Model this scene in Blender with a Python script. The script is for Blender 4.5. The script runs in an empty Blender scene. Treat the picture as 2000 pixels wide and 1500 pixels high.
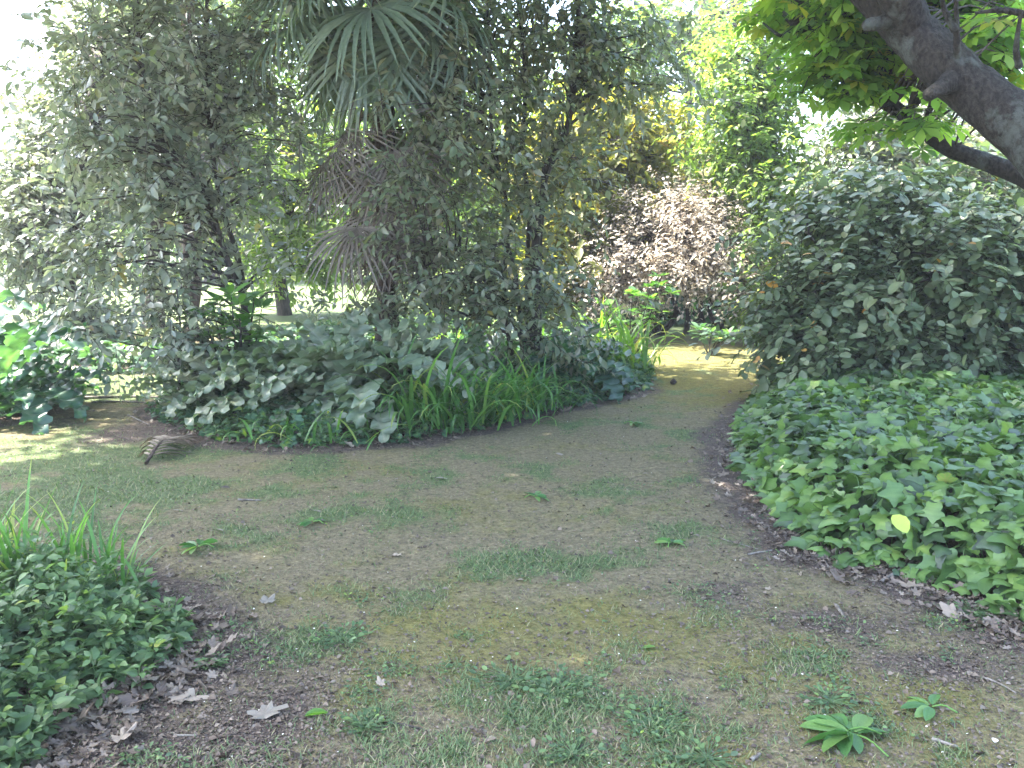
import bpy, math, random
import numpy as np
from mathutils import Vector

# ------------------------------------------------------------ camera, world, sun
scene = bpy.context.scene
C = scene.collection
F = 1732.0; CAMH = 1.5; HOR = 470.0
PITCH = math.atan((750 - HOR) / F)
cam_d = bpy.data.cameras.new('camera'); cam = bpy.data.objects.new('camera', cam_d); C.objects.link(cam)
cam_d.sensor_width = 36; cam_d.lens = 36 * F / 2000; cam_d.clip_end = 1500; cam_d.clip_start = 0.05
cam.location = (0, 0, CAMH); cam.rotation_euler = (math.pi / 2 - PITCH, 0, 0)
scene.camera = cam
SUN_AZ = math.radians(-74); SUN_EL = math.radians(57)
world = bpy.data.worlds.new("World"); scene.world = world; world.use_nodes = True
nt = world.node_tree; bg = nt.nodes['Background']
sky = nt.nodes.new('ShaderNodeTexSky'); sky.sky_type = 'NISHITA'; sky.sun_disc = False
sky.sun_elevation = SUN_EL; sky.sun_rotation = SUN_AZ % (2 * math.pi)
sky.air_density = 1.0; sky.dust_density = 3.0; sky.ozone_density = 1.0
nt.links.new(sky.outputs[0], bg.inputs[0]); bg.inputs[1].default_value = 0.15
sd = bpy.data.lights.new('sun', 'SUN'); so = bpy.data.objects.new('sun', sd); C.objects.link(so)
sd.energy = 3.4; sd.angle = math.radians(0.6); sd.color = (1.0, 0.94, 0.84)
so.rotation_euler = Vector((math.sin(SUN_AZ) * math.cos(SUN_EL), math.cos(SUN_AZ) * math.cos(SUN_EL), math.sin(SUN_EL))).to_track_quat('Z', 'Y').to_euler()
scene.view_settings.view_transform = 'Standard'; scene.view_settings.look = 'None'
scene.view_settings.exposure = 3.36; scene.view_settings.gamma = 1
scene.cycles.max_bounces = 8; scene.cycles.diffuse_bounces = 4; scene.cycles.transmission_bounces = 5

# ------------------------------------------------------------ helpers
rng = np.random.default_rng(7)
sp, cp = math.sin(PITCH), math.cos(PITCH)
def at(px, py, Y):                                  # a point at distance Y seen in that direction
    u = (px - 1000) / F; v = (750 - py) / F
    d = np.array([u, cp + v * sp, -sp + v * cp]); return np.array([0, 0, CAMH]) + d * (Y / d[1])
def gr(px, py, z=0.0):                              # a point on the ground
    u = (px - 1000) / F; v = (750 - py) / F
    d = np.array([u, cp + v * sp, -sp + v * cp]); return np.array([0, 0, CAMH]) + d * ((z - CAMH) / d[2])
def nrm(a): return a / np.maximum(np.linalg.norm(a, axis=-1, keepdims=True), 1e-9)
UP = np.array([0, 0, 1.0])

class MB:                                           # collects geometry, builds ONE mesh
    def __init__(s): s.V = []; s.F = {}; s.R = []; s.n = 0
    def add(s, V, Fs, R=0.5):
        V = np.asarray(V, float).reshape(-1, 3)
        for f in Fs:
            f = np.asarray(f, int)
            if f.size: s.F.setdefault(f.shape[1], []).append(f + s.n)
        s.V.append(V); s.R.append(np.broadcast_to(np.asarray(R, float), (len(V),)).copy() if np.ndim(R) == 0 else np.asarray(R, float)); s.n += len(V)
    def mesh(s, name, mat, smooth=True):
        me = bpy.data.meshes.new(name)
        V = np.concatenate(s.V); R = np.concatenate(s.R)
        groups = [(k, np.concatenate(v)) for k, v in s.F.items()]
        me.vertices.add(len(V)); me.vertices.foreach_set('co', V.astype(np.float32).ravel())
        nl = sum(k * len(f) for k, f in groups); npoly = sum(len(f) for k, f in groups)
        me.loops.add(nl); me.polygons.add(npoly)
        me.loops.foreach_set('vertex_index', np.concatenate([f.ravel() for k, f in groups]).astype(np.int32))
        tot = np.concatenate([np.full(len(f), k) for k, f in groups]); st = np.concatenate([[0], np.cumsum(tot)[:-1]])
        me.polygons.foreach_set('loop_start', st.astype(np.int32)); me.polygons.foreach_set('loop_total', tot.astype(np.int32))
        me.polygons.foreach_set('use_smooth', np.full(npoly, smooth, dtype=bool))
        a = me.attributes.new('rnd', 'FLOAT', 'POINT'); a.data.foreach_set('value', R.astype(np.float32))
        me.update(calc_edges=True); me.validate()
        if mat: me.materials.append(mat)
        return me
    def build(s, name, mat, parent=None, smooth=True):
        o = bpy.data.objects.new(name, s.mesh(name, mat, smooth)); C.objects.link(o)
        if parent:
            o.parent = parent; o.matrix_parent_inverse = MATS(parent)
        return o
def MATS(p):
    from mathutils import Matrix
    return (Matrix.Translation(p.location) @ p.rotation_euler.to_matrix().to_4x4()).inverted()
def tag(o, label=None, cat=None, group=None, kind=None):
    if label: o['label'] = label
    if cat: o['category'] = cat
    if group: o['group'] = group
    if kind: o['kind'] = kind
    return o
def thing(name, loc, label, cat, group=None):
    o = bpy.data.objects.new(name, None); C.objects.link(o); o.location = tuple(loc); o.empty_display_size = 0.1
    return tag(o, label, cat, group)

def tube(mb, pts, rad, sides=6, wob=0.0, R=0.5, close=True):
    pts = np.asarray(pts, float); n = len(pts); rad = np.broadcast_to(np.asarray(rad, float), (n,))
    t = nrm(np.gradient(pts, axis=0)); ref = np.array([1.0, 0.1, 0.05]) if abs(t[0][0]) < .8 else np.array([0, 1.0, 0.1])
    a = nrm(np.cross(t, ref)); b = np.cross(t, a)
    th = np.linspace(0, 2 * np.pi, sides, endpoint=False)
    rr = rad[:, None] * (1 + wob * rng.normal(size=(n, sides)))
    V = pts[:, None] + rr[..., None] * (np.cos(th)[None, :, None] * a[:, None] + np.sin(th)[None, :, None] * b[:, None])
    i = np.arange(n - 1)[:, None] * sides; j = np.arange(sides)[None]; j2 = (j + 1) % sides
    Q = np.stack([i + j, i + j2, i + sides + j2, i + sides + j], -1).reshape(-1, 4)
    V = V.reshape(-1, 3); fs = [Q]
    if close and sides > 3:
        V = np.vstack([V, pts[-1] + t[-1] * rad[-1] * .6]); e = (n - 1) * sides
        fs.append(np.array([[e + k, e + (k + 1) % sides, n * sides] for k in range(sides)]))
    mb.add(V, fs, R)
def spline(ctrl, n=20):                              # Catmull-Rom through control points (any dimension)
    c = np.asarray(ctrl, float); c = np.vstack([2 * c[0] - c[1], c, 2 * c[-1] - c[-2]])
    m = len(c) - 3; t = np.linspace(0, m - 1e-6, n); k = t.astype(int); f = (t - k)[:, None]
    p0, p1, p2, p3 = c[k], c[k + 1], c[k + 2], c[k + 3]
    return .5 * ((2 * p1) + (-p0 + p2) * f + (2 * p0 - 5 * p1 + 4 * p2 - p3) * f ** 2 + (-p0 + 3 * p1 - 3 * p2 + p3) * f ** 3)
def vnoise(x, y, s=1.0, seed=0):
    x = np.asarray(x) / s; y = np.asarray(y) / s
    xi = np.floor(x).astype(int); yi = np.floor(y).astype(int); fx = x - xi; fy = y - yi
    def h(a, b):
        v = np.sin(a * 127.1 + b * 311.7 + seed * 74.7) * 43758.5453; return v - np.floor(v)
    fx = fx * fx * (3 - 2 * fx); fy = fy * fy * (3 - 2 * fy)
    return (h(xi, yi) * (1 - fx) + h(xi + 1, yi) * fx) * (1 - fy) + (h(xi, yi + 1) * (1 - fx) + h(xi + 1, yi + 1) * fx) * fy
def fbm(x, y, s=1.0, seed=0): return (vnoise(x, y, s, seed) * .5 + vnoise(x, y, s / 2.1, seed + 3) * .3 + vnoise(x, y, s / 4.3, seed + 8) * .2)

# leaf templates: length 1 along +Y, X side, Z up
def T_simple(w=.24, fold=.10, droop=.12):
    v = [[0, 0, 0], [-w * .8, .28, fold * .8], [w * .8, .28, fold * .8], [0, .4, 0], [-w, .58, fold - droop * .3], [w, .58, fold - droop * .3], [0, 1, -droop]]
    f = [[0, 3, 1], [0, 2, 3], [1, 3, 4], [3, 2, 5], [4, 3, 6], [3, 5, 6]]
    return np.array(v, float), [np.array(f)]
def T_oval(w=.3, fold=.08, droop=.1):
    ys = [0, .15, .4, .68, .9, 1]; ws = [0, .6, 1, .95, .5, 0]
    v = []; f3 = []; f4 = []
    for y, k in zip(ys, ws):
        z = -droop * y * y
        v += [[-w * k, y, z + fold * k], [0, y, z], [w * k, y, z + fold * k]]
    for i in range(5):
        a = i * 3
        f4 += [[a, a + 1, a + 4, a + 3], [a + 1, a + 2, a + 5, a + 4]]
    return np.array(v, float), [np.array(f4)]
def T_outline(pts, cz=.05, rise=-.08):               # star-convex outline fanned from a centre
    pts = np.array(pts, float); n = len(pts); c = np.array([[0, .38]])
    P = np.vstack([c, pts]); r = np.linalg.norm(P - c, axis=1)
    z = cz + rise * r * 1.4 + .05 * np.sin(np.arctan2(P[:, 0], P[:, 1] - .38) * 3) * r
    f = [[0, 1 + (i + 1) % n, 1 + i] for i in range(n)]
    return np.column_stack([P, z]), [np.array(f)], np.r_[.22, np.where(np.arange(n) % 2, 0.0, .07)]
T_IVY = T_outline([(0, .03), (.12, -.08), (.26, -.10), (.38, .02), (.38, .16), (.44, .30), (.54, .42), (.50, .50), (.34, .54), (.20, .64), (.12, .82), (.04, .98), (0, 1.0), (-.05, .96), (-.12, .80), (-.20, .62), (-.36, .55), (-.54, .48), (-.52, .38), (-.40, .28), (-.36, .14), (-.38, .0), (-.26, -.10), (-.12, -.08)], .05, -.12)
T_IVY2 = T_outline([(0, .03), (.14, -.06), (.30, -.04), (.40, .10), (.40, .24), (.48, .36), (.38, .50), (.25, .58), (.15, .76), (.05, .95), (0, .98), (-.06, .94), (-.14, .74), (-.26, .58), (-.42, .50), (-.50, .34), (-.40, .22), (-.40, .08), (-.28, -.05), (-.13, -.06)], .06, -.2)
T_DRY = T_outline([(0, .0), (.14, .08), (.34, .0), (.3, .2), (.52, .34), (.36, .45), (.44, .66), (.2, .66), (0, 1.0), (-.16, .7), (-.42, .72), (-.3, .5), (-.54, .3), (-.3, .22), (-.32, .02), (-.12, .1)], -.04, .22)
def T_dryv(seed):
    q = np.random.default_rng(seed); n = 22; a = np.linspace(0, 2 * np.pi, n, endpoint=False) + q.normal(0, .06, n)
    rr = .30 + .10 * np.cos(a * 5 + q.uniform(0, 1)) + .12 * np.maximum(np.cos(a), 0) + q.normal(0, .035, n); asp = q.uniform(.6, 1)
    v, f, _ = T_outline(np.column_stack([np.sin(a) * rr * asp, .38 + np.cos(a) * rr * 1.25]), 0, 0)
    x, y = v[:, 0], v[:, 1] - .38; v[:, 2] = q.uniform(.3, 1.1) * x * x * 1.6 + q.uniform(-.2, .9) * y * y + q.normal(0, .035, len(v)); return v, f
T_DRYS = [T_dryv(i) for i in range(9)]
def palmate(nl=6, spread=2.2, droop=.25):
    V = []; Fs = []; n = 0; tv0 = np.array([[0, 0, 0], [-.07, .3, .02], [.07, .3, .02], [-.17, .68, .01], [0, .66, -.03], [.17, .68, .01], [0, 1, -.1]], float)
    tf = np.array([[0, 2, 1], [1, 4, 3], [1, 2, 4], [2, 5, 4], [3, 4, 6], [4, 5, 6]])
    for k in range(nl):
        tv = tv0 * np.array([1.45, 1, 1])
        a = (k / (nl - 1) - .5) * 2 * spread; L = 1 - .38 * abs(a) / spread
        v = tv * L; c, s = math.cos(a), math.sin(a)
        x = v[:, 0] * c + v[:, 1] * s; y = -v[:, 0] * s + v[:, 1] * c; z = v[:, 2] - droop * v[:, 1] ** 2 * L
        V.append(np.column_stack([x, y, z])); Fs.append(tf + n); n += 7
    return np.vstack(V) * .6, [np.vstack(Fs)]
T_S = T_simple(); T_SN = T_simple(.17, .07, .2); T_O = T_oval(); T_OB = T_oval(.2, .05, .15); T_PAL = palmate()

def put(mb, tpl, P, Yd, N, S, R):
    tv, tfs = tpl[:2]; P = np.asarray(P, float); n = len(P)
    Y = nrm(np.asarray(Yd, float)); X = nrm(np.cross(Y, N)); Z = np.cross(X, Y)
    S = np.broadcast_to(np.asarray(S, float), (n,))[:, None, None]
    V = P[:, None] + S * (tv[None, :, 0:1] * X[:, None] + tv[None, :, 1:2] * Y[:, None] + tv[None, :, 2:3] * Z[:, None])
    k = len(tv); off = (np.arange(n) * k)[:, None, None]
    mb.add(V.reshape(-1, 3), [(f[None] + off).reshape(-1, f.shape[1]) for f in tfs], np.clip(np.repeat(np.broadcast_to(R, (n,)), k) + (np.tile(tpl[2], n) if len(tpl) > 2 else 0), 0, 1))

# ------------------------------------------------------------ materials
def ramp(nt_, fac, stops):
    r = nt_.nodes.new('ShaderNodeValToRGB'); el = r.color_ramp.elements
    while len(el) < len(stops): el.new(.5)
    for e, (p, c) in zip(el, stops): e.position = p; e.color = (*c, 1)
    nt_.links.new(fac, r.inputs[0]); return r.outputs[0]
def leafmat(name, stops, rough=.42, trans=.35, tcol=None, spec=.5, back=None):
    m = bpy.data.materials.new(name); m.use_nodes = True; t = m.node_tree; p = t.nodes['Principled BSDF']; out = t.nodes['Material Output']
    a = t.nodes.new('ShaderNodeAttribute'); a.attribute_name = 'rnd'
    col = ramp(t, a.outputs['Fac'], stops)
    nz = t.nodes.new('ShaderNodeTexNoise'); nz.inputs['Scale'].default_value = 35; nz.inputs['Detail'].default_value = 3
    mx = t.nodes.new('ShaderNodeMix'); mx.data_type = 'RGBA'; mx.blend_type = 'MULTIPLY'; mx.inputs[0].default_value = 1
    r2 = ramp(t, nz.outputs['Fac'], [(0.3, (.72, .75, .72)), (.7, (1.2, 1.18, 1.1))])
    t.links.new(col, mx.inputs[6]); t.links.new(r2, mx.inputs[7]); c = mx.outputs[2]
    if back:
        g = t.nodes.new('ShaderNodeNewGeometry'); m2 = t.nodes.new('ShaderNodeMix'); m2.data_type = 'RGBA'; m2.inputs[7].default_value = (*back, 1)
        mt = t.nodes.new('ShaderNodeMath'); mt.operation = 'MULTIPLY'; mt.inputs[1].default_value = .75
        t.links.new(g.outputs['Backfacing'], mt.inputs[0]); t.links.new(mt.outputs[0], m2.inputs[0]); t.links.new(c, m2.inputs[6]); c = m2.outputs[2]
    t.links.new(c, p.inputs['Base Color']); p.inputs['Roughness'].default_value = rough; p.inputs['Specular IOR Level'].default_value = spec
    tr = t.nodes.new('ShaderNodeBsdfTranslucent')
    tm = t.nodes.new('ShaderNodeMix'); tm.data_type = 'RGBA'; tm.blend_type = 'MULTIPLY'; tm.inputs[0].default_value = 1; tm.inputs[7].default_value = (*(tcol or (2.2, 2.4, .9)), 1)
    t.links.new(col, tm.inputs[6]); t.links.new(tm.outputs[2], tr.inputs[0])
    ms = t.nodes.new('ShaderNodeMixShader'); ms.inputs[0].default_value = trans
    t.links.new(p.outputs[0], ms.inputs[1]); t.links.new(tr.outputs[0], ms.inputs[2]); t.links.new(ms.outputs[0], out.inputs[0])
    return m
def barkmat(name, c1, c2, scale=14, stretch=.25, lichen=None, bump=.5):
    m = bpy.data.materials.new(name); m.use_nodes = True; t = m.node_tree; p = t.nodes['Principled BSDF']
    tc = t.nodes.new('ShaderNodeTexCoord'); mp = t.nodes.new('ShaderNodeMapping'); mp.inputs['Scale'].default_value = (1, 1, stretch)
    t.links.new(tc.outputs['Object'], mp.inputs[0])
    n = t.nodes.new('ShaderNodeTexNoise'); n.inputs['Scale'].default_value = scale; n.inputs['Detail'].default_value = 8; n.inputs['Roughness'].default_value = .65
    t.links.new(mp.outputs[0], n.inputs[0]); c = ramp(t, n.outputs['Fac'], [(.4, c1), (.62, c2)])
    if lichen:
        n2 = t.nodes.new('ShaderNodeTexNoise'); n2.inputs['Scale'].default_value = 3.2; n2.inputs['Detail'].default_value = 7; n2.inputs['Roughness'].default_value = .7
        t.links.new(tc.outputs['Object'], n2.inputs[0]); k = ramp(t, n2.outputs['Fac'], [(.52, (0, 0, 0)), (.6, (1, 1, 1))])
        m2 = t.nodes.new('ShaderNodeMix'); m2.data_type = 'RGBA'; m2.inputs[7].default_value = (*lichen, 1); t.links.new(k, m2.inputs[0]); t.links.new(c, m2.inputs[6]); c = m2.outputs[2]
    t.links.new(c, p.inputs['Base Color']); p.inputs['Roughness'].default_value = .9
    b = t.nodes.new('ShaderNodeBump'); b.inputs['Strength'].default_value = bump; b.inputs['Distance'].default_value = .05
    t.links.new(n.outputs['Fac'], b.inputs['Height']); t.links.new(b.outputs[0], p.inputs['Normal'])
    return m
GREY = leafmat('grey_sheen_leaf', [(0, (.11, .14, .105)), (.45, (.19, .22, .175)), (.8, (.28, .285, .245)), (.93, (.17, .22, .08)), (.97, (.34, .26, .08)), (1, (.28, .19, .07))], .3, .3, (1.3, 1.5, .8), back=(.26, .27, .24), spec=.9)  # pale grey tones put sky sheen into the leaf colour
MID = leafmat('mid_tree_leaf', [(0, (.09, .125, .08)), (.5, (.155, .19, .13)), (.82, (.24, .23, .19)), (.93, (.18, .21, .08)), (1, (.3, .24, .06))], .33, .35, (1.5, 1.7, .7), back=(.21, .205, .17))
SHRUB = leafmat('shrub_leaf', [(0, (.055, .088, .048)), (.5, (.11, .155, .088)), (.88, (.19, .225, .14)), (.975, (.12, .15, .06)), (.985, (.4, .22, .04)), (1, (.42, .2, .04))], .4, .22, (1.5, 1.9, .8), back=(.13, .15, .11))
LIME = leafmat('lime_leaf', [(0, (.09, .17, .05)), (.5, (.16, .27, .07)), (.85, (.24, .34, .08)), (1, (.34, .32, .07))], .5, .6, (2.0, 2.2, .9))
LIMEL = leafmat('yellow_green_leaf', [(0, (.3, .4, .06)), (1, (.42, .5, .1))], .5, .2, (1.2, 1.2, .8))
LIME2 = leafmat('sunlit_background_leaf', [(0, (.08, .13, .05)), (.5, (.13, .2, .07)), (.85, (.2, .26, .08)), (1, (.3, .27, .08))], .45, .5, (2.0, 2.2, .8))  # brighter copy of the background leaf, sunlight mixed into its colour
YELL = leafmat('yellowing_leaf', [(0, (.07, .10, .03)), (.5, (.13, .15, .04)), (.8, (.2, .2, .05)), (.95, (.3, .23, .05)), (1, (.36, .2, .04))], .5, .5, (1.9, 1.8, .7))
BACKG = leafmat('background_leaf', [(0, (.06, .10, .045)), (.5, (.10, .16, .065)), (.85, (.16, .22, .07)), (1, (.24, .22, .06))], .45, .45, (2.0, 2.2, .8))
PINK = leafmat('sunlit_bush_leaf', [(0, (.27, .235, .205)), (.5, (.47, .42, .375)), (.85, (.62, .57, .52)), (1, (.36, .27, .14))], .3, .38, (1.3, 1.2, 1.0), spec=.8)  # pinkish white puts the sun's sheen into the leaf colour
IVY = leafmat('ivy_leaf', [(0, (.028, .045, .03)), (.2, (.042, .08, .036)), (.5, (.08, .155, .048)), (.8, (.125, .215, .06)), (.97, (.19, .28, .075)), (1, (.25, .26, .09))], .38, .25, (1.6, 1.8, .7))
ACAN = leafmat('acanthus_leaf', [(0, (.09, .13, .085)), (.5, (.16, .2, .14)), (.85, (.25, .265, .2)), (1, (.33, .34, .3))], .34, .2, (1.3, 1.8, .8), spec=.4)
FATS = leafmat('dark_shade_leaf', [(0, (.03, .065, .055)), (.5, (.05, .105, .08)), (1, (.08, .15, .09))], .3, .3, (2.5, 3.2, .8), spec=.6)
STRAP = leafmat('strap_leaf', [(0, (.05, .12, .045)), (.5, (.08, .19, .06)), (.9, (.13, .27, .08)), (1, (.25, .3, .1))], .42, .4, (1.7, 1.9, .7))
STRAP2 = leafmat('yellow_green_strap_leaf', [(0, (.06, .14, .035)), (.5, (.11, .22, .05)), (.9, (.18, .3, .07)), (1, (.3, .3, .1))], .42, .45, (1.6, 1.7, .7))  # lighter, yellower green than the other strap leaves
FRESH = leafmat('fresh_leaf', [(0, (.07, .15, .05)), (.5, (.10, .22, .06)), (1, (.16, .3, .08))], .35, .4, (1.7, 1.9, .7))
HERB2 = leafmat('soft_herb_leaf', [(0, (.05, .095, .05)), (.5, (.095, .165, .08)), (.85, (.145, .235, .095)), (.95, (.22, .3, .07)), (1, (.34, .36, .08))], .5, .35, (1.4, 1.6, .7))
HERB3 = leafmat('wilting_leaf', [(0, (.05, .13, .045)), (.6, (.08, .19, .06)), (1, (.16, .26, .07))], .4, .3, (1.4, 1.6, .7))
HERB = leafmat('herb_leaf', [(0, (.035, .075, .045)), (.5, (.055, .12, .07)), (.85, (.09, .17, .08)), (.95, (.2, .28, .06)), (1, (.3, .33, .07))], .45, .3, (1.5, 1.8, .7))
PALM = leafmat('palm_frond_leaf', [(0, (.09, .13, .11)), (.6, (.17, .22, .19)), (1, (.3, .3, .2))], .36, .35, (1.9, 2.1, .9), spec=.6)
DEADP = leafmat('dead_frond_leaf', [(0, (.10, .08, .072)), (.5, (.19, .158, .142)), (1, (.32, .275, .25))], .6, .15, (1, .9, .7))
DRY = leafmat('dry_leaf', [(0, (.07, .05, .04)), (.4, (.15, .115, .095)), (.8, (.22, .18, .15)), (1, (.3, .25, .21))], .6, .12, (1, .9, .7))
PALE = leafmat('bleached_leaf', [(0, (.16, .14, .122)), (1, (.27, .24, .21))], .6, .1, (1, 1, 1))
GRASS = leafmat('grass_blade', [(0, (.06, .11, .045)), (.5, (.105, .165, .07)), (.8, (.16, .2, .09)), (.88, (.22, .2, .12)), (1, (.3, .27, .18))], .6, .3, (1.5, 1.7, .8))
PETAL = leafmat('white_petal', [(0, (.6, .55, .5)), (1, (.85, .83, .8))], .6, .1, (1, 1, 1))
BARK = barkmat('chestnut_bark', (.006, .005, .004), (.042, .034, .030), 46, .6, (.075, .085, .078), 1.0)
STEM = barkmat('dark_stem_bark', (.025, .02, .018), (.075, .06, .055), 30)
GREYB = barkmat('grey_bark', (.09, .08, .075), (.2, .18, .17), 20)
FIBRE = barkmat('palm_fibre', (.03, .02, .015), (.13, .09, .07), 30, .15, None, 1)
WOOD = barkmat('weathered_wood', (.1, .085, .07), (.25, .225, .195), 30, 1)

# ------------------------------------------------------------ ground
ISLE = [gr(*p)[:2] for p in [(292, 800), (330, 835), (430, 866), (560, 876), (700, 872), (830, 860), (950, 836), (1060, 806), (1160, 788), (1265, 765), (1275, 735), (1262, 700), (1150, 668), (900, 652), (640, 655), (480, 676), (400, 710), (335, 765)]]
IVYP = [gr(*p)[:2] for p in [(1450, 850), (1462, 925), (1500, 985), (1560, 1030), (1600, 1080), (1690, 1095), (1780, 1120), (1880, 1150), (1950, 1180), (2040, 1225), (2300, 1300), (2900, 1200), (2900, 700), (2000, 690), (1560, 700), (1500, 760), (1470, 800)]]
HERBP = [gr(*p)[:2] for p in [(-500, 1180), (-60, 1150), (100, 1140), (240, 1170), (310, 1240), (320, 1300), (250, 1345), (150, 1360), (80, 1400), (40, 1480), (-40, 1560), (-300, 1700)]]
LEFTP = [gr(*p)[:2] for p in [(-300, 840), (0, 825), (90, 800), (150, 770), (130, 745), (120, 733), (340, 728), (430, 705), (200, 660), (-600, 640)]]
def polydist(poly, x, y):                             # signed distance, inside positive
    poly = np.array(poly); x = np.asarray(x, float); y = np.asarray(y, float)
    ins = np.zeros(x.shape, bool); d = np.full(x.shape, 1e9)
    for i in range(len(poly)):
        x1, y1 = poly[i]; x2, y2 = poly[(i + 1) % len(poly)]
        c = ((y1 > y) != (y2 > y)) & (x < (x2 - x1) * (y - y1) / (y2 - y1 + 1e-12) + x1); ins ^= c
        dx, dy = x2 - x1, y2 - y1; t = np.clip(((x - x1) * dx + (y - y1) * dy) / (dx * dx + dy * dy), 0, 1)
        d = np.minimum(d, np.hypot(x - x1 - t * dx, y - y1 - t * dy))
    return np.where(ins, d, -d)
def sst(a, b, v): t = np.clip((v - a) / (b - a), 0, 1); return t * t * (3 - 2 * t)
def gz(x, y):
    x = np.asarray(x, float); y = np.asarray(y, float)
    near = np.exp(-np.maximum(y - 14, 0) ** 2 / 200)
    z = (fbm(x, y, 1.3, 5) - .5) * .05 * near + (fbm(x, y, .3, 9) - .5) * .014 * near
    z += .10 * sst(-.05, .6, polydist(ISLE, x, y)) + .05 * sst(-.05, .5, polydist(IVYP, x, y)) + .03 * sst(-.1, .4, polydist(HERBP, x, y))
    return z
def patch(px, py, rx, ry):
    c = gr(px, py)[:2]; l = gr(px - rx, py)[:2]; t = gr(px, py - ry)[:2]; return c, abs(c[0] - l[0]), abs(t[1] - c[1])
def blobsum(L, x, y):
    s = np.zeros(np.shape(x))
    for (px, py, rx, ry, w) in L:
        c, a, b = patch(px, py, rx, ry); s = np.maximum(s, w * np.exp(-(((x - c[0]) / a) ** 2 + ((y - c[1]) / b) ** 2) * .9))
    return s
GREENS = [(120, 930, 330, 70, 1), (330, 950, 180, 60, .8), (520, 930, 120, 40, .7), (700, 995, 160, 22, .9), (560, 1060, 160, 40, .5), (1000, 1095, 230, 26, .8), (870, 1085, 100, 20, .7), (230, 757, 160, 24, 2.6), (150, 850, 160, 25, .6), (1370, 1040, 180, 25, .35),  # heaviest patch paints the sunlit strip of the left lawn
          (1100, 1400, 130, 60, .6), (1010, 1320, 90, 30, .6), (1300, 1420, 120, 60, .45), (650, 1250, 70, 25, .5), (1500, 1420, 200, 40, .3), (1250, 830, 150, 25, .5), (900, 900, 120, 20, .3), (1900, 1420, 120, 50, .3), (750, 1420, 60, 30, .4)]
MOSS = [(900, 1230, 300, 90, 1), (1300, 1240, 260, 80, .8), (1450, 1290, 260, 60, .7), (700, 1160, 140, 40, .8), (1000, 990, 220, 35, .6), (1390, 716, 190, 34, 3), (1700, 1400, 240, 50, .9), (1850, 1370, 140, 60, .8), (1350, 1480, 300, 60, .7), (640, 920, 150, 20, .4), (700, 1350, 140, 50, .6), (1150, 940, 180, 20, .45), (1900, 1480, 160, 50, .6), (1100, 1180, 200, 40, .7)]  # heaviest patch paints the sunlit strip beyond the bed in moss colour
SOILS = [(500, 1400, 160, 120, 1), (350, 1250, 140, 90, .9), (250, 1450, 220, 90, 1), (430, 1200, 100, 40, .8), (270, 840, 110, 30, .8), (1650, 1200, 220, 50, .8), (1850, 1300, 200, 50, .8), (1500, 1080, 120, 50, .6), (1450, 1150, 120, 40, .6), (1400, 800, 110, 28, .5), (330, 1040, 150, 25, .3), (100, 820, 140, 22, .7)]
def zones(x, y):
    n = fbm(x, y, .45, 2); n2 = fbm(x, y, .16, 21); n3 = fbm(x, y, 1.6, 31)
    g = np.clip(blobsum(GREENS, x, y) * .75 + (n - .5) * 1.8 + (n2 - .5) * 1.3 + .12, 0, 1)
    m = np.clip(blobsum(MOSS, x, y) * .8 + (n3 - .5) * .8 + (n2 - .5) * 1.3 + .28, 0, 1)
    e = np.maximum.reduce([np.exp(-np.maximum(-polydist(P, x, y), 0) ** 2 / w) for P, w in ((ISLE, .05), (IVYP, .14), (HERBP, .16), (LEFTP, .12))])
    s = np.clip(np.maximum(blobsum(SOILS, x, y), e * 1.1) + (n - .5) * .8, 0, 1)
    far = sst(13.2, 15, y) * (polydist(LEFTP, x, y) < 0); g = np.maximum(g, far); s = s * (1 - far) * (1 - np.clip(blobsum([(1390, 716, 190, 34, 1), (230, 757, 160, 24, 1)], x, y) * 1.5, 0, 1))  # soil colour held out of both painted sun strips
    return g, m, s
def axis(lo, hi, st, far_):
    a = np.arange(lo, hi, st); k = st; out = []; v = hi
    while v < far_: out.append(v); k *= 1.35; v += k
    out.append(far_); k = st; o2 = []; v = lo - st
    while v > -far_: o2.append(v); k *= 1.35; v -= k
    o2.append(-far_); return np.concatenate([o2[::-1], a, out])
xs = axis(-6.5, 6.5, .045, 500); ys = axis(1.5, 13.5, .045, 500)
gx, gy = np.meshgrid(xs, ys); g_ = gz(gx, gy)
mb = MB(); nx, ny = len(xs), len(ys)
ii = (np.arange(ny - 1)[:, None] * nx + np.arange(nx - 1)[None]).ravel()
mb.add(np.column_stack([gx.ravel(), gy.ravel(), g_.ravel()]), [np.stack([ii, ii + 1, ii + nx + 1, ii + nx], -1)])
m = bpy.data.materials.new('garden_soil'); m.use_nodes = True; t = m.node_tree; p = t.nodes['Principled BSDF']
at_ = t.nodes.new('ShaderNodeAttribute'); at_.attribute_name = 'zone'; sep = t.nodes.new('ShaderNodeSeparateColor'); t.links.new(at_.outputs['Color'], sep.inputs[0])
tc = t.nodes.new('ShaderNodeTexCoord')
def noise(sc, det=8, ro=.65):
    n = t.nodes.new('ShaderNodeTexNoise'); n.inputs['Scale'].default_value = sc; n.inputs['Detail'].default_value = det; n.inputs['Roughness'].default_value = ro
    t.links.new(tc.outputs['Object'], n.inputs[0]); return n.outputs['Fac']
nf = noise(60, 6, .7); nm = noise(14); nc = noise(170, 3, .6)
base = ramp(t, nf, [(.3, (.108, .086, .052)), (.5, (.172, .147, .09)), (.66, (.24, .207, .135)), (.8, (.3, .265, .21))])
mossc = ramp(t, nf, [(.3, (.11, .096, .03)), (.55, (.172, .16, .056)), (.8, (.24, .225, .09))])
grc = ramp(t, nf, [(.3, (.07, .10, .042)), (.55, (.12, .155, .07)), (.8, (.175, .215, .105))])
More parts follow.
